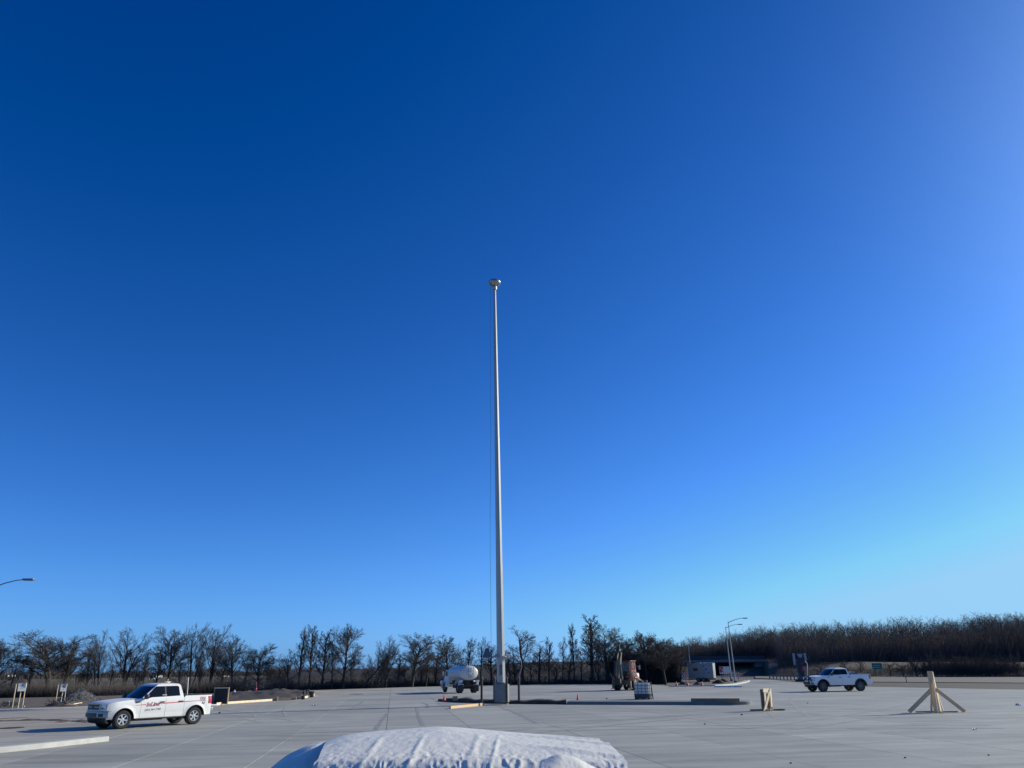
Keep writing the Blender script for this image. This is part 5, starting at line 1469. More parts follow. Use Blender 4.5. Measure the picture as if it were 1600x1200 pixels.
for px, py, ty, lab in ((433.5, 1095, 1088, 'wooden stake at the middle of the left dirt island'), (462.5, 1093.4, 1088.6, 'short wooden stake right of the middle stake of the left dirt island'), (471.3, 1092.2, 1084.8, 'tall wooden stake near the right tip of the left dirt island')):
    b_ = at(px, py); h_ = atY(px, ty, b_.y).z
    mb = MB(); mb.box((0, -.05, h_ / 2), (.07, .045, h_)); mb.add([(-.035, -.07, 0), (.035, -.07, 0), (0, -.05, -.1)], [(0, 1, 2)]); o = part('wooden_stake', mb, MT['lumber'], None); o.location = b_; tag(o, lab, 'stake')
# soil surface
mb = MB(); rows = []
NB = 60
bx_ = [Vector((*g2(*p), 0)) for p in [(340, 1085), (372, 1083.4), (430, 1083.6), (470, 1083.4), (491, 1086.0)]]
def lerp_path(P, u):
    L = [0]
    for a, b in zip(P, P[1:]): L.append(L[-1] + (b - a).length)
    s = u * L[-1]
    for i in range(len(P) - 1):
        if s <= L[i + 1] or i == len(P) - 2: return P[i].lerp(P[i + 1], min(1, max(0, (s - L[i]) / (L[i + 1] - L[i]))))
for i in range(NB + 1):
    u = i / NB; a, b = lerp_path(E_, u), lerp_path(bx_, u); row = []
    for k in range(15):
        v_ = k / 14; p = a.lerp(b, v_)
        env = math.sin(math.pi * v_) ** .6 * min(1, (1 - u) * 6)
        z = .10 + env * (.22 + .38 * max(0, noise.noise(p * .35 + Vector((2, 0, 0)))) * 1.6 + .20 * noise.noise(p * .9) + .14 * noise.noise(p * 2.2))
        if 0.25 < u < .55: z += env * .12 * math.exp(-((u - .40) / .09) ** 2)
        row.append(Vector((p.x, p.y + .06, max(.02, z))))
    rows.append(row)
mb.grid(rows); tag(part('soil', mb, MT['soil'], None, 60), 'rough heaps of dark soil in the left dirt island', None, None, 'stuff')
for i, (px, py, s, m_, lab) in enumerate(((381, 1089, .55, MT['soil'], 'dark lump of earth at the left of the soil island'), (388, 1085.6, .5, MT['gravel'], 'pale grey lump on the ridge of the left soil island'), (404, 1090, .5, MT['soil'], 'dark lump of earth in the middle of the left soil island'),
        (458, 1086.2, .4, MT['soil'], 'dark lump of earth near the right end of the soil island'), (441, 1088, .35, MT['soil'], 'small dark lump right of the middle of the soil island'))):
    bm = bmesh.new(); bmesh.ops.create_icosphere(bm, subdivisions=3, radius=s)
    for v in bm.verts: v.co *= 1 + .4 * noise.noise(v.co * (1.6 / s) + Vector((i * 3, 0, 0))); v.co.z *= .6
    me = bpy.data.meshes.new('earth_lump'); bm.to_mesh(me); bm.free(); me.materials.append(m_); o = link('earth_lump', me, None, at(px, py) + Vector((0, 0, .12))); tag(o, lab, 'earth lump', 'earth lumps on the soil island')
fpb = at(344, 1100.8)
t = empty('formwork_panel', fpb, .12, 'dark upright panel in a light wooden frame behind the tail of the lettered pickup', 'panel'); Yf = fpb.y
w_ = atY(354.5, 1090, Yf).x - atY(333.5, 1090, Yf).x; h_ = atY(344, 1075.6, Yf).z
mb = MB(); mb.box((0, 0, h_ / 2), (w_ - .08, .03, h_ - .06)); part('dark_sheet', mb, MT['darkply'], t)
for s in (-1, 1):
    mb = MB(); mb.box((s * w_ / 2, 0, h_ / 2), (.07, .09, h_)); part('upright', mb, MT['lumber'] if s > 0 else MT['old_or_shaded_lumber'], t)
mb = MB(); mb.box((0, 0, h_ + .03), (w_ + .08, .09, .06)); part('top_rail', mb, MT['pallumber'], t)
mb = MB(); mb.bar((.2, .05, .8), (.3, .8, 0), .05, .08); mb.bar((-.3, .05, .8), (-.3, .8, 0), .05, .08); part('prop', mb, MT['lumber'], t)
# white bucket-like jug, hydrant, black bucket
mb = MB(); mb.lathe([(.14, 0), (.20, .06), (.21, .26), (.12, .38), (.05, .44), (.05, .52), (0, .52)], 18); o = part('plastic_jug', mb, MT['signwhite'], None, 45); o.location = at(365.8, 1086) + Vector((0, 0, .0)); o.scale = (1.15, 1.15, 1.0)
mb = MB()
tag(o, 'white plastic jug standing behind the wood-framed dark panel', 'jug')
hb = at(398.5, 1086.8); t = empty('fire_hydrant', hb, 0, 'small red hydrant with a thin red marker rod on the left soil island', 'hydrant')
mb = MB(); mb.lathe([(.14, 0), (.14, .06), (.10, .08), (.10, .55), (.13, .58), (.13, .62), (.10, .70), (.04, .76), (.03, .80), (0, .80)], 16); part('barrel', mb, MT['red'], t, 40)
mb = MB(); mb.lathe([(.05, -.2), (.06, -.18), (.06, .18), (.05, .2)], 12, 'X', (0, 0, .45)); mb.lathe([(.07, -.2), (.07, 0)], 12, 'Y', (0, 0, .42)); part('nozzle', mb, MT['red'], t, 40)
mb = MB(); mb.tube([(.08, 0, .6), (.02, 0, 1.35)], .018, 6); part('marker_rod', mb, MT['pinkprint'], t)
mb = MB(); mb.lathe([(.16, 0), (.19, .36), (.205, .37), (.205, .40), (.18, .40), (.16, .06), (0, .05)], 20); o = part('bucket', mb, MT['black'], None, 40); o.location = at(486.5, 1089.6); o.scale = (1.3, 1.3, 1.35)
tag(o, 'black bucket standing on the concrete right of the left dirt island', 'bucket')
mb = MB(); mb.lathe([(.14, 0), (.17, .28), (.16, .30), (0, .27)], 16); o = part('black_pot', mb, MT['black'], None, 40); o.location = at(473.5, 1093); tag(o, 'small black pot at the foot of the tall stake by the left dirt island', 'pot')

# ------------------------------------------------------------------ wrapped load in the foreground
def tarp_mat():
    m = bpy.data.materials.new('white_wrap'); m.use_nodes = True
    N, L = m.node_tree.nodes, m.node_tree.links; b = N['Principled BSDF']
    b.inputs['Roughness'].default_value = .5; b.inputs['Specular IOR Level'].default_value = .4
    tc = N.new('ShaderNodeTexCoord'); nz = N.new('ShaderNodeTexNoise'); nz.inputs['Scale'].default_value = 3.5; nz.inputs['Detail'].default_value = 5
    L.new(tc.outputs['Object'], nz.inputs['Vector'])
    mx_ = N.new('ShaderNodeMix'); mx_.data_type = 'RGBA'; mx_.inputs[6].default_value = (.84, .80, .70, 1); mx_.inputs[7].default_value = (.90, .86, .76, 1)
    L.new(nz.outputs['Fac'], mx_.inputs[0]); L.new(mx_.outputs[2], b.inputs['Base Color'])
    n2 = N.new('ShaderNodeTexNoise'); n2.inputs['Scale'].default_value = 38; n2.inputs['Detail'].default_value = 5
    mp = N.new('ShaderNodeMapping'); mp.inputs['Scale'].default_value = (1, .45, .45); L.new(tc.outputs['Object'], mp.inputs[0]); L.new(mp.outputs[0], n2.inputs['Vector'])
    bp = N.new('ShaderNodeBump'); bp.inputs['Strength'].default_value = .35; bp.inputs['Distance'].default_value = .012
    L.new(n2.outputs['Fac'], bp.inputs['Height']); L.new(bp.outputs[0], b.inputs['Normal'])
    tl = N.new('ShaderNodeBsdfTranslucent'); L.new(mx_.outputs[2], tl.inputs['Color'])
    ms = N.new('ShaderNodeMixShader'); ms.inputs[0].default_value = .10
    L.new(b.outputs[0], ms.inputs[1]); L.new(tl.outputs[0], ms.inputs[2]); L.new(ms.outputs[0], N['Material Output'].inputs['Surface'])
    return m
MT['tarp'] = tarp_mat()
YB, YFRONT = 4.0, 2.95
sil = [(516, 1157), (545, 1146), (600, 1141.5), (690, 1134), (720, 1136.5), (830, 1147), (870, 1151.5), (930, 1157.5)]   # far ridge of the wrapped load
def smooth_path(P, n=60, it=14):
    Q = [lerp_path(P, i / n) for i in range(n + 1)]
    for _ in range(it): Q = [Q[0]] + [(Q[i - 1] + Q[i] * 2 + Q[i + 1]) / 4 for i in range(1, n)] + [Q[-1]]
    return Q
ridge = smooth_path([atY(px, py, YB) for px, py in sil])
frontp = [(497, 1186), (560, 1183), (620, 1182), (700, 1181), (760, 1182), (850, 1184), (900, 1185), (978, 1188)]
front = smooth_path([atY(px, py, YFRONT) for px, py in frontp])
NU, rowsT = 420, []
def prof_pt(u, v):
    """v: 0 ground at the back .. .25 ridge .. .6 front edge .. 1 ground at the front"""
    b_, f_ = lerp_path(ridge, u), lerp_path(front, u)
    if v < .15:
        k = v / .15; return Vector((b_.x, b_.y + .10 - .02 * k, b_.z * k - (.06 * k)))
    if v < .2:
        k = (v - .15) / .05; a = Vector((b_.x, b_.y + .08, b_.z - .06)); return a.lerp(b_, k) + Vector((0, .03, .012)) * math.sin(math.pi * k)
    if v < .62:
        k = (v - .2) / .42; return b_.lerp(f_, k) + Vector((0, 0, .020 * math.sin(math.pi * k)))
    k = (v - .62) / .38; r_ = .16
    if k < .25:
        a_ = k / .25 * math.pi / 2; return f_ + Vector((0, -r_ * math.sin(a_), -r_ * (1 - math.cos(a_))))
    k2 = (k - .25) / .75; return Vector((f_.x, f_.y - r_ - .05 * k2, (f_.z - r_) * (1 - k2)))
vs_ = [0, .05, .10, .14] + [.15 + .05 * k / 6 for k in range(6)] + [.2 + .42 * k / 70 for k in range(70)] + [.62 + .095 * k / 26 for k in range(26)] + [.715 + .285 * k / 30 for k in range(31)]
for v in vs_:
    row = []
    for i in range(NU + 1):
        u = i / NU; p = prof_pt(u, v)
        q = Vector((p.x, p.y, p.z))
        d = 0.0
        if v > .18:
            wv = min(1, max(0, (v - .18) / .06))
            d += .003 * wv * noise.noise(Vector((q.x * 6, q.y * 4, 1.5)))
            d += .006 * wv * max(0, noise.noise(Vector((q.x * 3 - q.y * 3.5, q.y * 1.2, 7)))) ** 2 * 1
            d += .0014 * wv * noise.noise(Vector((q.x * 22, q.y * 13, 4)))
            # fine puckers that deepen towards the front edge
            g_ = min(1, max(0, (v - .53) / .12))
            sk = q.x * 30 + 1.5 * noise.noise(Vector((q.x * 9, v * 9, 3))) + v * 9
            d += (.0005 + .0055 * g_) * g_ * (.35 - abs(noise.noise(Vector((sk, (v - .62) * 55, 2))))) * 1.6 + .0025 * g_ * noise.noise(Vector((q.x * 62, v * 120, 6)))
            # broad diagonal drags of the sheet at right
            if u > .62: d += .009 * max(0, math.sin((q.x * 9 + q.y * 16))) ** 3 * min(1, (u - .62) * 5) * wv
            for cu, cw in ((.16, .012), (.31, .010), (.50, .012), (.57, .008)):
                uu = u - cu - (.62 - v) * .22
                if .36 < v < .72: d += .0035 * math.exp(-(uu / cw) ** 2) * min(1, (v - .36) * 6)
        n_ = Vector((0, -.35, .94)) if v < .62 else Vector((0, -.9, .43))
        row.append(p + n_ * d)
    rowsT.append(row)
# side skirts
def skirt(edge_i, sgn):
    cols = []
    for k in range(9):
        t_ = k / 8
        cols.append([Vector((r[edge_i].x + sgn * (.02 + .06 * math.sin(t_ * 1.57)) * min(1, t_ * 6), r[edge_i].y * (1 - .0) + 0, r[edge_i].z * (1 - t_))) for r in rowsT])
    return cols
mb = MB(); mb.grid(rowsT); mb.grid(skirt(0, -1)); mb.grid(skirt(NU, 1))
load = part('wrapped_load', mb, MT['tarp'], None, None, fix=False)
for p_ in load.data.polygons: p_.use_smooth = True
tag(load, 'bulky load wrapped in white wrinkled sheeting at the bottom of the frame', 'wrapped load')
# lower lobe at left and loose flap at right
lob_sil = [(424, 1203), (440, 1190), (455, 1178.5), (480, 1166), (500, 1158.5), (514, 1155.5), (524, 1160), (545, 1172)]
YL = 3.75
top = smooth_path([atY(px, py, YL) for px, py in lob_sil], 60, 8)
rows = []
for k in range(26):
    t_ = k / 25; row = []
    for i in range(61):
        b_ = lerp_path(top, i / 60)
        y = b_.y - .75 * t_; z = b_.z + .01 * t_ - .20 * t_ ** 2.6 + .010 * noise.noise(Vector((b_.x * 7, y * 5, 2)))
        x = b_.x + .03 * t_
        row.append(Vector((x, y, z)))
    rows.append(row)
rows = [[Vector((p.x, p.y + .05, -.02)) for p in rows[0]], [Vector((p.x, p.y + .05, p.z - .06)) for p in rows[0]]] + rows + [[Vector((p.x, p.y - .05, -.02)) for p in rows[-1]]]
mb = MB(); mb.grid(rows); mb.grid([[Vector((r[0].x, r[0].y, r[0].z * (1 - q / 4))) for r in rows] for q in range(5)])
lo = part('side_lobe', mb, MT['tarp'], load, None, fix=False, label='smoother drooping lobe of sheeting at the left')
for p_ in lo.data.polygons: p_.use_smooth = True
fl_top = [(846, 1184.5), (860, 1180), (872, 1178.5), (890, 1183), (908, 1187.5), (925, 1195), (950, 1203)]
topf = smooth_path([atY(px, py, 2.72) for px, py in fl_top], 60, 5); rows = []
for k in range(16):
    t_ = k / 15; row = []
    for i in range(41):
        b_ = lerp_path(topf, i / 40)
        row.append(Vector((b_.x - .02 * t_, b_.y - .03 - .32 * t_, b_.z - .15 * t_ ** 1.6 + .010 * noise.noise(Vector((b_.x * 9, t_ * 3, 4))))))
    rows.append(row)
back = [[p + Vector((0, .10 + .02 * k, -.012)) for p in r] for k, r in enumerate(rows)]
mb = MB(); shell(mb, rows, back); fo = part('loose_flap', mb, MT['tarp'], load, 40, label='loose folded flap of sheeting at the right')

# ------------------------------------------------------------------ far houses
hs = [(15, 1058.2, 1052.5, 9, 'tall white house at the far left on the horizon'), (113, 1062.3, 1058.6, 20, 'long white shed on the horizon behind the big left tree'), (122, 1062.5, 1059.5, 8, 'small white shed on the horizon right of the big left tree trunk'),
      (139, 1062.4, 1059.6, 14, 'low white house on the horizon above the gravel pile'), (150, 1062.6, 1060, 6, 'small bright hut on the horizon above the right of the gravel pile'), (246, 1057.6, 1054, 10, 'white house on the horizon above the lettered pickup'), (239, 1061.3, 1058.6, 3.5, 'tiny white hut on the horizon above the lettered pickup cab'), (350, 1058, 1054.6, 14, 'pale house on the horizon behind the trees right of the pickup')]
for px, by, ty, w_, lab in hs:
    Yh = 430.0 if w_ > 5 else 330.0
    b_ = atY(px, by, Yh); tp_ = atY(px, ty, Yh); h_ = tp_.z - b_.z
    t = empty('far_house', (b_.x, b_.y, b_.z), -.15, lab, 'house', 'far houses on the horizon')
    sx = w_ * Yh * .93 / 1202 * .55; wall = h_ * .68
    mb = MB(); mb.box((0, 0, wall / 2 - 1.5), (sx * 1.0, 6, wall + 3)); hw = part('wall', mb, MT['house'], t)
    mb = MB(); mb.prism([(-3.4, wall), (3.4, wall), (0, h_)], sx + .6, lambda y, z, q: Vector((q - sx / 2 - .3, y, z))); part('roof', mb, MT['roof'], t)
    mb = MB()
    for k in range(max(1, int(sx // 2.5))): mb.box((-sx / 2 + 1.2 + 2.5 * k, -3.01, wall * .55), (.9, .06, .9))
    part('window', mb, MT['glass'], hw)

# ------------------------------------------------------------------ trees
def branch(out, p, d, length, rad, level, rg, S_, maxl):
    """append polylines (pts, radii, level)"""
    nseg = 4 if level <= 1 else (3 if level == 2 else 2)
    if level == maxl: nseg = 1
    pts = [p.copy()]; rads = [rad]
    dd = d.copy()
    for i in range(nseg):
        wg = S_['wig'] * (.45 if level == 0 else 1)
        dd = dd + Vector((rg.gauss(0, wg), rg.gauss(0, wg), rg.gauss(0, wg) + S_['up'] * (1 if level > 0 else .2)))
        dd.normalize()
        pts.append(pts[-1] + dd * (length / nseg)); rads.append(rad * (1 - .62 * (i + 1) / nseg) if level else rad * (1 - .55 * (i + 1) / nseg))
    out.append((pts, rads, level))
    if level >= maxl: return
    n = S_['n'][level]; ph = rg.uniform(0, 6.28)
    for k in range(n):
        t_ = S_['t0'][level] + (1 - S_['t0'][level]) * (k + rg.random()) / n
        f = t_ * nseg; i = min(nseg - 1, int(f)); q = pts[i].lerp(pts[i + 1], f - i); r_ = rads[i] + (rads[i + 1] - rads[i]) * (f - i)
        ax = (pts[i + 1] - pts[i]).normalized()
        e1 = ax.orthogonal().normalized(); e2 = ax.cross(e1); az = k * 2.39996 + ph + rg.gauss(0, .35)
        perp = e1 * math.cos(az) + e2 * math.sin(az)
        a_ = math.radians(rg.uniform(*S_['ang'][level]))
        nd = ax * math.cos(a_) + perp * math.sin(a_)
        if nd.z < -.15: nd.z *= .3
        ll = length * S_['len'][level] * rg.uniform(.6, 1.1) * (1.15 - .55 * t_ if level else S_['prof'](t_))
        branch(out, q, nd.normalized(), ll, max(.010, min(r_ * .52, rad * (.33 if level == 0 else .42))), level + 1, rg, S_, maxl)
STY = {
 'round': dict(wig=.10, up=.05, n=(18, 10, 9, 8), t0=(.26, .18, .15, .1), ang=((25, 66), (22, 58), (22, 55), (22, 55)), len=(.62, .55, .56, .6), prof=lambda t: 1.15 - .5 * t),
 'narrow': dict(wig=.07, up=.10, n=(20, 8, 7, 6), t0=(.22, .15, .15, .1), ang=((24, 52), (22, 52), (22, 50), (22, 50)), len=(.40, .52, .56, .62), prof=lambda t: 1.15 - .7 * t),
 'vase': dict(wig=.09, up=.09, n=(10, 9, 8, 7), t0=(.16, .2, .15, .1), ang=((12, 38), (18, 46), (20, 50), (22, 55)), len=(.75, .5, .54, .6), prof=lambda t: 1.1 - .4 * t),
 'spare': dict(wig=.13, up=.06, n=(13, 8, 7, 6), t0=(.28, .15, .15, .1), ang=((22, 58), (22, 55), (22, 55), (25, 55)), len=(.48, .54, .56, .6), prof=lambda t: 1.1 - .45 * t),
}
def tree_mesh(style, seed, name, lean=0.0, maxl=4, scale_n=1.0, thin=1.0):
    rg = random.Random(seed); S_ = dict(STY[style]); S_['n'] = tuple(max(2, int(round(k * scale_n))) for k in S_['n'])
    out = []
    stems = 1
    branch(out, Vector((0, 0, -.15)), Vector((lean, 0, 1)).normalized(), 8.2, (.19 if style in ('narrow', 'spare') else .24) * thin, 0, rg, S_, maxl)
    if style == 'vase':
        branch(out, Vector((.2, .1, -.15)), Vector((.22 + lean, .1, 1)).normalized(), 7.2, .20 * thin, 0, rg, dict(S_, n=(6,) + S_['n'][1:]), maxl)
    zmax = max(p.z for pts, r, l in out for p in pts)
    xs = sorted(abs(p.x - lean * p.z) for pts, r, l in out if l >= 3 for p in pts)
    hw = xs[int(len(xs) * .985)] if xs else 2.0
    tr, cr = MB(), MB()
    for pts, rads, l in out:
        if l <= 1: tr.tube(pts, rads, 7 if l == 0 else 5, False)
        elif l < maxl: cr.tube(pts, rads, 3, False)
        else:
            a, b = pts[0], pts[-1]; d = (b - a); x = d.orthogonal().normalized(); y = d.cross(x).normalized(); r_ = max(.014, rads[0])
            cr.add([a + x * r_, a - x * r_ * .5 + y * r_ * .87, a - x * r_ * .5 - y * r_ * .87, b], [(0, 1, 3), (1, 2, 3), (2, 0, 3)])
    return tr.mesh('trunk', MT['bark'], None, False), cr.mesh('crown', MT['twig'], None, False), zmax, hw
PROTO = {}
for st, seeds in (('round', (11, 12, 13, 14)), ('narrow', (21, 22, 23, 24)), ('vase', (31, 32, 33)), ('spare', (41, 42, 43))):
    PROTO[st] = [tree_mesh(st, s, st, scale_n=1.0) for s in seeds]
PROTO['lean'] = [tree_mesh('spare', 51, 'lean', lean=.9), tree_mesh('spare', 52, 'lean', lean=-.12), tree_mesh('vase', 53, 'lean', lean=.55)]
# (trunk px, base py, top py, crown half width px, style, variant, label)
TREES = [
 (-8, 1089, 996, 26, 'round', 0, 'bare tree cut by the left edge of the frame'),
 (45, 1087, 1018, 26, 'lean', 1, 'thin crooked bare tree behind the leftmost notice board'),
 (76, 1087, 984, 52, 'round', 1, 'broadest round crowned bare tree, between the two notice boards'),
 (98, 1086, 992, 34, 'vase', 0, 'bare tree whose crown merges with the broadest tree, above the gravel pile'),
 (151, 1083, 980, 20, 'vase', 1, 'slim bare tree behind the right foot of the gravel pile'),
 (191, 1081, 977, 32, 'vase', 1, 'wide vase shaped bare tree behind the lettered pickup windscreen'),
 (222, 1080, 1018, 9, 'narrow', 1, 'thin leaning bare tree behind the lettered pickup cab'),
 (259, 1080, 977, 26, 'round', 3, 'bare tree with a ragged crown behind the rear of the pickup cab'),
 (296, 1079.5, 971, 26, 'vase', 2, 'tall forked bare tree behind the lettered pickup bed'),
 (327, 1079, 973, 22, 'vase', 0, 'narrow tall bare tree above the tailgate of the lettered pickup'),
 (362, 1079.5, 989, 24, 'round', 2, 'dark bare tree behind the wood-framed dark panel'),
 (402, 1078.5, 1004, 26, 'round', 3, 'low round bare tree above the red hydrant'),
 (449, 1078, 1014, 18, 'spare', 0, 'short sparse bare tree left of the slim pair above the black bucket'),
 (467, 1077.5, 977, 17, 'narrow', 3, 'left one of a slim pair of tall bare trees above the black bucket'),
 (483, 1077, 974, 14, 'narrow', 0, 'right one of a slim pair of tall bare trees above the black bucket'),
 (503, 1077, 981, 18, 'narrow', 1, 'slim bare tree between the slim pair and the tall full crown'),
 (518, 1077, 1004, 14, 'spare', 1, 'low thin bare tree at the left foot of the tall full crown'),
 (535, 1076.5, 971, 30, 'round', 0, 'tall full crowned bare tree left of the broken leaning tree'),
 (563, 1076, 1004, 24, 'lean', 0, 'broken bare tree leaning far to the right'),
 (583, 1075.5, 1010, 22, 'lean', 2, 'second leaning bare tree, right of the broken one'),
 (603, 1075, 990, 22, 'vase', 1, 'bare tree behind the two leaning trees'),
 (643, 1074, 985, 31, 'round', 1, 'wide round crowned bare tree left of the tanker truck'),
 (665, 1073, 1012, 12, 'narrow', 2, 'small bare tree just left of the tanker truck'),
 (700, 1072, 989, 28, 'round', 2, 'round crowned bare tree behind the tanker truck'),
 (731, 1071, 994, 15, 'narrow', 3, 'slim bare tree behind the back of the tanker truck'),
 (750, 1070.5, 993, 17, 'spare', 2, 'bare tree just left of the tall mast'),
 (768, 1070, 1004, 17, 'narrow', 1, 'bare tree partly hidden by the lower mast'),
 (797, 1070, 1006, 15, 'spare', 0, 'low bare tree just right of the tall mast'),
 (817, 1069, 976, 30, 'spare', 1, 'open crowned bare tree right of the tall mast'),
 (842, 1068.5, 1008, 16, 'narrow', 0, 'short bare tree right of the open crowned one'),
 (858, 1068.5, 994, 12, 'narrow', 2, 'slim bare tree above the middle of the mast island'),
 (879, 1068, 993, 14, 'spare', 2, 'sparse bare tree left of the tall narrow one'),
 (897, 1068, 971, 14, 'narrow', 3, 'tall narrow bare tree left of the tallest tree'),
 (925, 1067.5, 957, 22, 'narrow', 0, 'tallest bare tree, left of the backhoe'),
 (948, 1067.5, 974, 32, 'round', 3, 'dense round crowned bare tree behind the backhoe'),
 (984, 1067, 1000, 20, 'spare', 0, 'low bare tree behind the backhoe boom'),
 (1012, 1067.5, 983, 32, 'round', 0, 'dense dark bare tree right of the backhoe'),
 (1040, 1068, 999, 30, 'round', 2, 'broad low bare tree left of the grey trailer'),
 (1063, 1067, 1000, 26, 'vase', 2, 'bare tree behind the left end of the grey trailer'),
 (968, 1066.5, 990, 24, 'round', 1, 'dense bare tree between the backhoe boom and its cab'),
 (998, 1066.5, 994, 26, 'vase', 1, 'bushy bare tree above the caged white tank'),
 (1026, 1066.5, 988, 26, 'round', 3, 'dense bare tree midway between backhoe and grey trailer'),
 (1050, 1066, 996, 24, 'round', 2, 'dense bare tree above the striped barricades'),
]
def plant(px, by, ty, hwpx, style, var, label, group, dY=2.0, rz=None):
    b_ = at(px, by); b_.y += dY; b_.x = atY(px, by, b_.y).x; b_.z = -.16
    h_ = atY(px, ty, b_.y).z - b_.z
    wm = 1.1 * hwpx * math.hypot(b_.x, b_.y) * .93 / 1202
    tr, cr, zm, hw = PROTO[style][var]
    rr = random.Random(int(px * 7 + by))
    t = empty('bare_tree', b_, 0 if style == 'lean' else rr.uniform(0, 6.28), label, 'tree', group)
    sx = wm / hw if style != 'lean' else h_ / zm
    t.scale = (sx, sx, h_ / zm)
    link('trunk', tr, t); link('crown', cr, t)
    return t
for a in TREES: plant(*a, 'bare trees along the far edge of the lot')
YOUNG = ['thin young bare tree just inside the left edge of the frame', 'young bare tree directly behind the peak of the gravel pile', 'young bare tree behind the right slope of the gravel pile', 'young bare tree between the slim tree and the wide vase shaped tree', 'young bare tree behind the windscreen of the lettered pickup', 'young bare tree behind the front door of the lettered pickup', 'young bare tree behind the rear door of the lettered pickup', 'young bare tree beside the white pipe in the pickup bed', 'young bare tree behind the wood-framed dark panel', 'young bare tree just right of the white plastic jug', 'young bare tree behind the front form board of the left dirt island', 'short young bare tree behind the middle stake of the left dirt island', 'young bare tree left of the broken leaning tree', 'short young bare tree between the two leaning trees', 'young bare tree left of the wide round crowned tree', 'short young bare tree under the left of the wide round crown', 'young bare tree under the right of the wide round crown', 'young bare tree just left of the tanker cab', 'young bare tree behind the tank of the tanker truck', 'young bare tree touching the right side of the lower mast', 'young bare tree left of the open crowned tree', 'young bare tree right of the open crowned tree', 'young bare tree left of the sparse tree, above the mast island', 'young bare tree close left of the tall narrow tree', 'young bare tree close left of the tallest tree', 'young bare tree between the tallest tree and the dense round one']
for i, (px, ty) in enumerate(((14, 1024), (118, 1030), (134, 1012), (170, 1022), (209, 1028), (240, 1010), (278, 1020), (312, 1012), (344, 1018), (381, 1020), (424, 1028), (438, 1036), (548, 1020), (574, 1030), (620, 1022), (632, 1030), (656, 1024), (680, 1020), (715, 1022), (786, 1020), (806, 1026), (830, 1022), (869, 1026), (888, 1022), (909, 1014), (936, 1010))):
    by = 1088 - (px / 940) ** .9 * 21
    plant(px, by, ty, 13, ('spare', 'vase', 'narrow')[i % 3], i % 3, YOUNG[i], 'young trees in the brush of the tree line', dY=4)
ORD = ['first', 'second', 'third', 'fourth', 'fifth', 'sixth', 'seventh', 'eighth', 'ninth', 'tenth', 'eleventh', 'twelfth', 'thirteenth', 'fourteenth', 'fifteenth', 'sixteenth', 'seventeenth']
for i in range(17):
    px = 1434 + i * 9.6 + 3 * math.sin(i * 7.1)
    plant(px, 1057.3, 1024 + 8 * math.sin(i * 2.3), 9, 'spare' if i % 2 else 'vase', i % 3, ORD[i] + ' from the left in the row of thin trees on the slope at right', 'thin trees on the slope below the woods', dY=6)
for i, (px, ty, lab) in enumerate(((1284, 1034, 'small pale bare sapling on the slope above the lifted pickup cab'), (1322, 1031, 'small bare sapling on the slope above the lifted pickup bed'), (1345, 1030, 'bare sapling on the slope left of the green highway sign'), (1392, 1031, 'bare sapling on the slope right of the green highway sign'), (1412, 1036, 'small bare sapling above the short marker post'))):
    plant(px, 1057, ty, 11, 'spare', i % 3, lab, 'saplings on the embankment', dY=5)

# ------------------------------------------------------------------ brush, woods and distant tree line (uncountable growth)
def spikes(n, fn, name, m, label, seed):
    """fn(rng) -> (base, tip, radius): tapered three-sided stems joined into one mesh"""
    rg = random.Random(seed); V = np.empty((n * 4, 3)); F = []
    for i in range(n):
        a, b, r_ = fn(rg); d = b - a; x = d.orthogonal().normalized() * r_; y = d.cross(x).normalized() * r_
        V[4 * i] = a + x; V[4 * i + 1] = a - x * .5 + y * .87; V[4 * i + 2] = a - x * .5 - y * .87; V[4 * i + 3] = b
    idx = np.arange(n)[:, None] * 4
    F = np.concatenate([idx + np.array([[0, 1, 3]]), idx + np.array([[1, 2, 3]]), idx + np.array([[2, 0, 3]])])
    me = bpy.data.meshes.new(name); me.vertices.add(n * 4); me.vertices.foreach_set('co', V.ravel())
    me.loops.add(len(F) * 3); me.polygons.add(len(F)); me.loops.foreach_set('vertex_index', F.ravel().astype(np.int32))
    me.polygons.foreach_set('loop_start', np.arange(0, len(F) * 3, 3, dtype=np.int32)); me.polygons.foreach_set('loop_total', np.full(len(F), 3, dtype=np.int32))
    me.update(calc_edges=True); me.validate(); me.materials.append(m)
    return tag(link(name, me), label, None, None, 'stuff')
BR = [(-80, 1091), (100, 1087.5), (260, 1083.5), (372, 1080.5), (490, 1077.5), (600, 1074.5), (690, 1071.5), (850, 1068.8), (1000, 1067.6), (1060, 1067)]
BRP = [at(*p) for p in BR]
def brush_fn(rg):
    u = rg.random(); b_ = lerp_path(BRP, u); b_ = b_ + Vector((b_.x, b_.y, 0)).normalized() * (1.0 + abs(rg.gauss(0, 2.5))); b_.z = -.16
    cl = .35 + .9 * max(0, noise.noise(Vector((b_.x * .22, b_.y * .22, 3))) + .35)
    if u > .86: cl += .9 * (u - .86) / .14
    h_ = rg.uniform(.5, 1.7) * cl * (1.1 if u < .5 else .9)
    return b_, b_ + Vector((rg.gauss(0, .28), rg.gauss(0, .28), 1)) * h_, rg.uniform(.012, .03)
spikes(26000, brush_fn, 'brush', MT['brush'], 'dark tangle of bare brush along the foot of the tree line', 2)
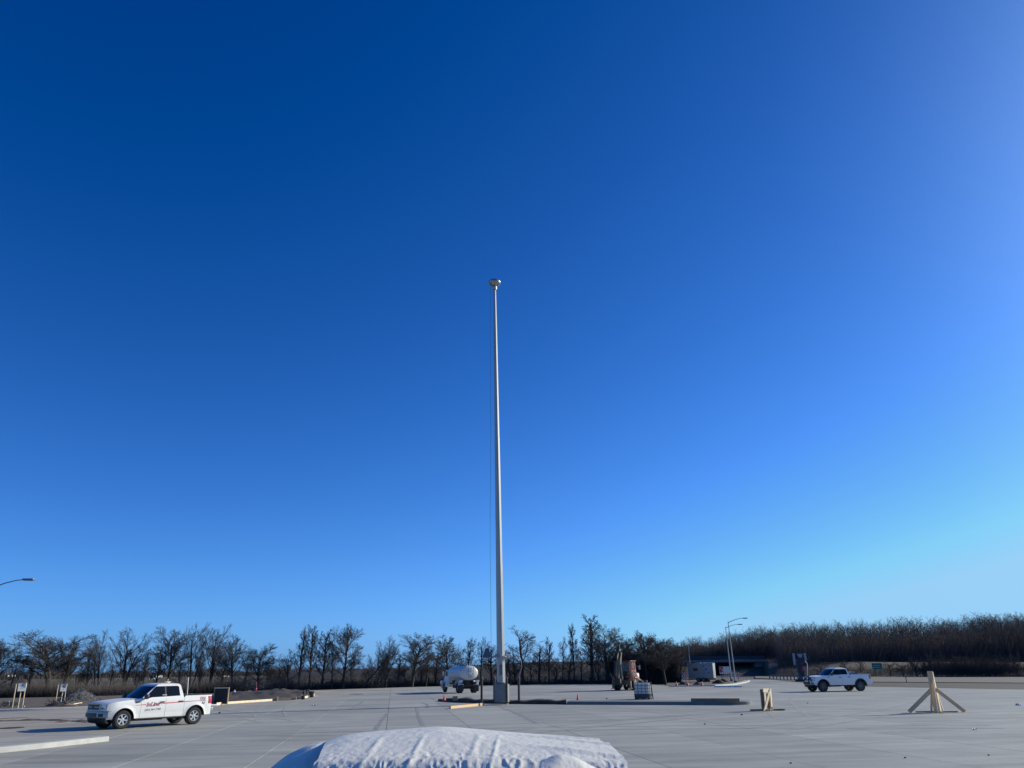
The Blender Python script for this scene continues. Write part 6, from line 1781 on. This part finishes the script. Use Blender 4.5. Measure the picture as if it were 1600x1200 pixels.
def brush2(rg):
    u = rg.random(); b_ = lerp_path([at(960, 1067.3), at(1065, 1067)], u); b_ = b_ + Vector((0, rg.uniform(1, 9), 0)); b_.z = -.1
    h_ = rg.uniform(1.2, 6.4) * (.8 + .5 * noise.noise(b_ * .3)); 
    z0 = rg.uniform(0, .5) * h_
    a = b_ + Vector((rg.gauss(0, .3), 0, z0)); return a, a + Vector((rg.gauss(0, .35), rg.gauss(0, .3), 1)) * (h_ - z0), rg.uniform(.015, .03)
spikes(12000, brush2, 'thicket', MT['brush'], 'dense dark thicket left of the grey trailer', 3)
def brush3(rg):
    px = rg.uniform(1210, 1600); b_ = at(px, 1057.2); k = rg.random(); b_ = b_ + Vector((b_.x * .08 * k, 10 * k, -.1 + 1.2 * k)); 
    h_ = rg.uniform(.25, .9); return b_, b_ + Vector((rg.gauss(0, .4), rg.gauss(0, .3), 1)) * h_, rg.uniform(.012, .022)
spikes(12000, brush3, 'dry_weeds', MT['palebrush'], 'pale dry weeds over the right-hand embankment', 4)
def far_fn(rg):
    th = rg.uniform(-.78, .12); R_ = rg.uniform(470, 760); b_ = Vector((R_ * math.sin(th), R_ * math.cos(th), -.2))
    h_ = (rg.uniform(2.0, 5.0)) * (1.0 + 1.0 * noise.noise(Vector((th * 24, 0, 1)))); return b_, b_ + Vector((rg.gauss(0, .5), 0, 1)) * h_, rg.uniform(.25, .6)
spikes(7000, far_fn, 'distant_treeline', MT['brush'], 'low dark line of distant trees along the left horizon', 5)
def near_fn(rg):
    th = rg.uniform(-.78, .05); R_ = 150 + 200 * rg.random() + 25 * noise.noise(Vector((th * 9, 0, 5))); b_ = Vector((R_ * math.sin(th), R_ * math.cos(th), -.2))
    row = round(R_ / 45) * 45; b_ *= row / R_ * 1.0; b_.z = -.2
    h_ = rg.uniform(.3, 1.1); return b_, b_ + Vector((rg.gauss(0, .4), rg.gauss(0, .4), 1)) * h_, rg.uniform(.05, .10)
spikes(6000, near_fn, 'field_weeds', MT['palebrush'], 'rows of dry weeds across the brown field behind the trees', 6)
TOPS = [(1000, 1006), (1060, 1000), (1120, 990), (1180, 977), (1240, 973), (1320, 968), (1400, 966), (1480, 964), (1540, 957), (1600, 958), (1700, 950), (1800, 948)]
def wood_y(px, Y): return 238 + (Y - 188) * .45 if 1052 < px < 1215 else Y      # the bridge stands before the woods
def top_py(px):
    for (a, b), (c, d) in zip(TOPS, TOPS[1:]):
        if px <= c: return b + (d - b) * (px - a) / (c - a)
    return TOPS[-1][1]
def tall_fn(rg):
    u = rg.random(); b_ = lerp_path(BRP, u); b_ = b_ + Vector((b_.x, b_.y, 0)).normalized() * (1.0 + abs(rg.gauss(0, 3.5))); b_.z = -.16
    cl = .5 + max(0, noise.noise(Vector((b_.x * .13, b_.y * .13, 8))) + .3)
    h_ = rg.uniform(1.0, 2.9) * cl; z0 = rg.uniform(0, .45) * h_; a = b_ + Vector((rg.gauss(0, .2), 0, z0))
    return a, a + Vector((rg.gauss(0, .25), rg.gauss(0, .25), 1)) * (h_ - z0), rg.uniform(.010, .018)
spikes(16000, tall_fn, 'tall_brush', MT['twig'], 'taller thin stems of brush between the bare trees', 12)
def slope_fn(rg):
    px = rg.gauss(1512, 42); b_ = at(px, 1057.2); k = rg.random(); b_ = b_ + Vector((b_.x * .05 * k, 7 * k, -.1 + .8 * k))
    h_ = rg.uniform(.8, 3.0); z0 = rg.uniform(0, .5) * h_; a = b_ + Vector((0, 0, z0)); return a, a + Vector((rg.gauss(0, .3), rg.gauss(0, .3), 1)) * (h_ - z0), rg.uniform(.014, .03)
spikes(7000, slope_fn, 'slope_brush', MT['brush'], 'dark brush on the slope around the thin trees at right', 13)
def canopy(rg):
    px = rg.uniform(1000, 1780); Yw = wood_y(px, rg.uniform(192, 262)); z0 = .5 + 3.5 * (Yw - 188) / 70; p = atY(px, top_py(px) + 6 + 11 * noise.noise(Vector((px * .03, Yw * .05, 1))), Yw)
    zz = z0 + (p.z - z0) * (1 - rg.random() ** .85 * .8); d = Vector((rg.gauss(0, .5), rg.gauss(0, .3), 1)).normalized() * rg.uniform(.7, 1.6)
    a = Vector((p.x, Yw, zz)) - d; return a, a + d, rg.uniform(.012, .028)
spikes(60000, canopy, 'wood_canopy', MT['woodtwig'], 'fine twigs filling the crowns of the bare woods', 14)
# woods: bare trees of several shapes, joined
WP = []
for s in range(6):
    tr, cr, zm, hw = tree_mesh(('vase', 'round', 'spare')[s % 3], 70 + s, 'wood', maxl=4, scale_n=.58, thin=.7)
    arrs = []
    for me in (tr, cr):
        co = np.empty(len(me.vertices) * 3); me.vertices.foreach_get('co', co); co = co.reshape(-1, 3) / zm
        me.calc_loop_triangles(); ti = np.empty(len(me.loop_triangles) * 3, dtype=np.int32); me.loop_triangles.foreach_get('vertices', ti)
        arrs.append((co, ti.reshape(-1, 3)))
    co = np.concatenate([arrs[0][0], arrs[1][0]]); ti = np.concatenate([arrs[0][1], arrs[1][1] + len(arrs[0][0])])
    WP.append((co, ti)); bpy.data.meshes.remove(tr); bpy.data.meshes.remove(cr)
rg = random.Random(77); VV, FF, off = [], [], 0
for i in range(760):
    px = rg.uniform(1000, 1780); layer = rg.random(); Yw = wood_y(px, 192 + 80 * layer ** 1.3)
    ty = top_py(px) + rg.uniform(-3, 13) + 7 * noise.noise(Vector((px * .02, layer * 3, 2))) + (14 * rg.random() ** 3 if layer < .5 else 0)
    if layer < .25: ty += rg.uniform(5, 25)
    tp_ = atY(px, ty, Yw); z0 = 0.3 + 4.5 * layer
    h_ = max(3.0, tp_.z - z0); w_ = h_ * rg.uniform(.75, 1.15)
    co, ti = WP[i % 6]; a_ = rg.uniform(0, 6.28); c_, s_ = math.cos(a_), math.sin(a_)
    V = np.stack([(co[:, 0] * c_ - co[:, 1] * s_) * w_ + tp_.x, (co[:, 0] * s_ + co[:, 1] * c_) * w_ + Yw, co[:, 2] * h_ + z0], 1)
    VV.append(V); FF.append(ti + off); off += len(V)
V = np.concatenate(VV); F = np.concatenate(FF)
me = bpy.data.meshes.new('woods'); me.vertices.add(len(V)); me.vertices.foreach_set('co', V.ravel())
me.loops.add(len(F) * 3); me.polygons.add(len(F)); me.loops.foreach_set('vertex_index', F.ravel().astype(np.int32))
me.polygons.foreach_set('loop_start', np.arange(0, len(F) * 3, 3, dtype=np.int32)); me.polygons.foreach_set('loop_total', np.full(len(F), 3, dtype=np.int32))
me.update(calc_edges=True); me.materials.append(MT['woodtwig'])
tag(link('woods', me), 'dense bare winter woods rising at right behind the embankment', None, None, 'stuff')
def under(rg):
    px = rg.uniform(990, 1780); Yw = wood_y(px, rg.uniform(188, 240)); p = atY(px, 1036, Yw); z0 = .5 + 3.5 * (Yw - 188) / 60; ty = top_py(px)
    ht = atY(px, ty, Yw).z - z0; h_ = ht * rg.uniform(.15, .72); zz = z0 + rg.uniform(0, .5) * h_
    b_ = Vector((p.x, Yw, zz)); return b_, b_ + Vector((rg.gauss(0, .22), rg.gauss(0, .22), 1)) * (h_ - (zz - z0)), rg.uniform(.03, .07)
spikes(30000, under, 'wood_undergrowth', MT['woodtwig'], 'undergrowth of thin stems filling the bare woods', 9)

# wire fence along the tree line
fe = empty('field_fence', lerp_path(BRP, .3), 0, 'thin wire fence on dark posts along the foot of the tree line', 'fence'); F0 = Vector(fe.location)
fp = []
for k in range(46):
    p = lerp_path(BRP, .18 + .66 * k / 45); p = p + Vector((p.x, p.y, 0)).normalized() * 1.4; fp.append(p)
    mb = MB(); mb.tube([p - F0 + Vector((0, 0, -.2)), p - F0 + Vector((.02 * math.sin(k * 3), 0, 1.15 + .1 * math.sin(k * 5)))], .05, 6); part('post', mb, MT['machine'], fe, 40)
mb = MB()
for z in (.35, .7, 1.05):
    for a, b in zip(fp, fp[1:]): mb.tube([a - F0 + Vector((0, 0, z)), b - F0 + Vector((0, 0, z))], .012, 3, False)
part('wire', mb, MT['machine'], fe, None)
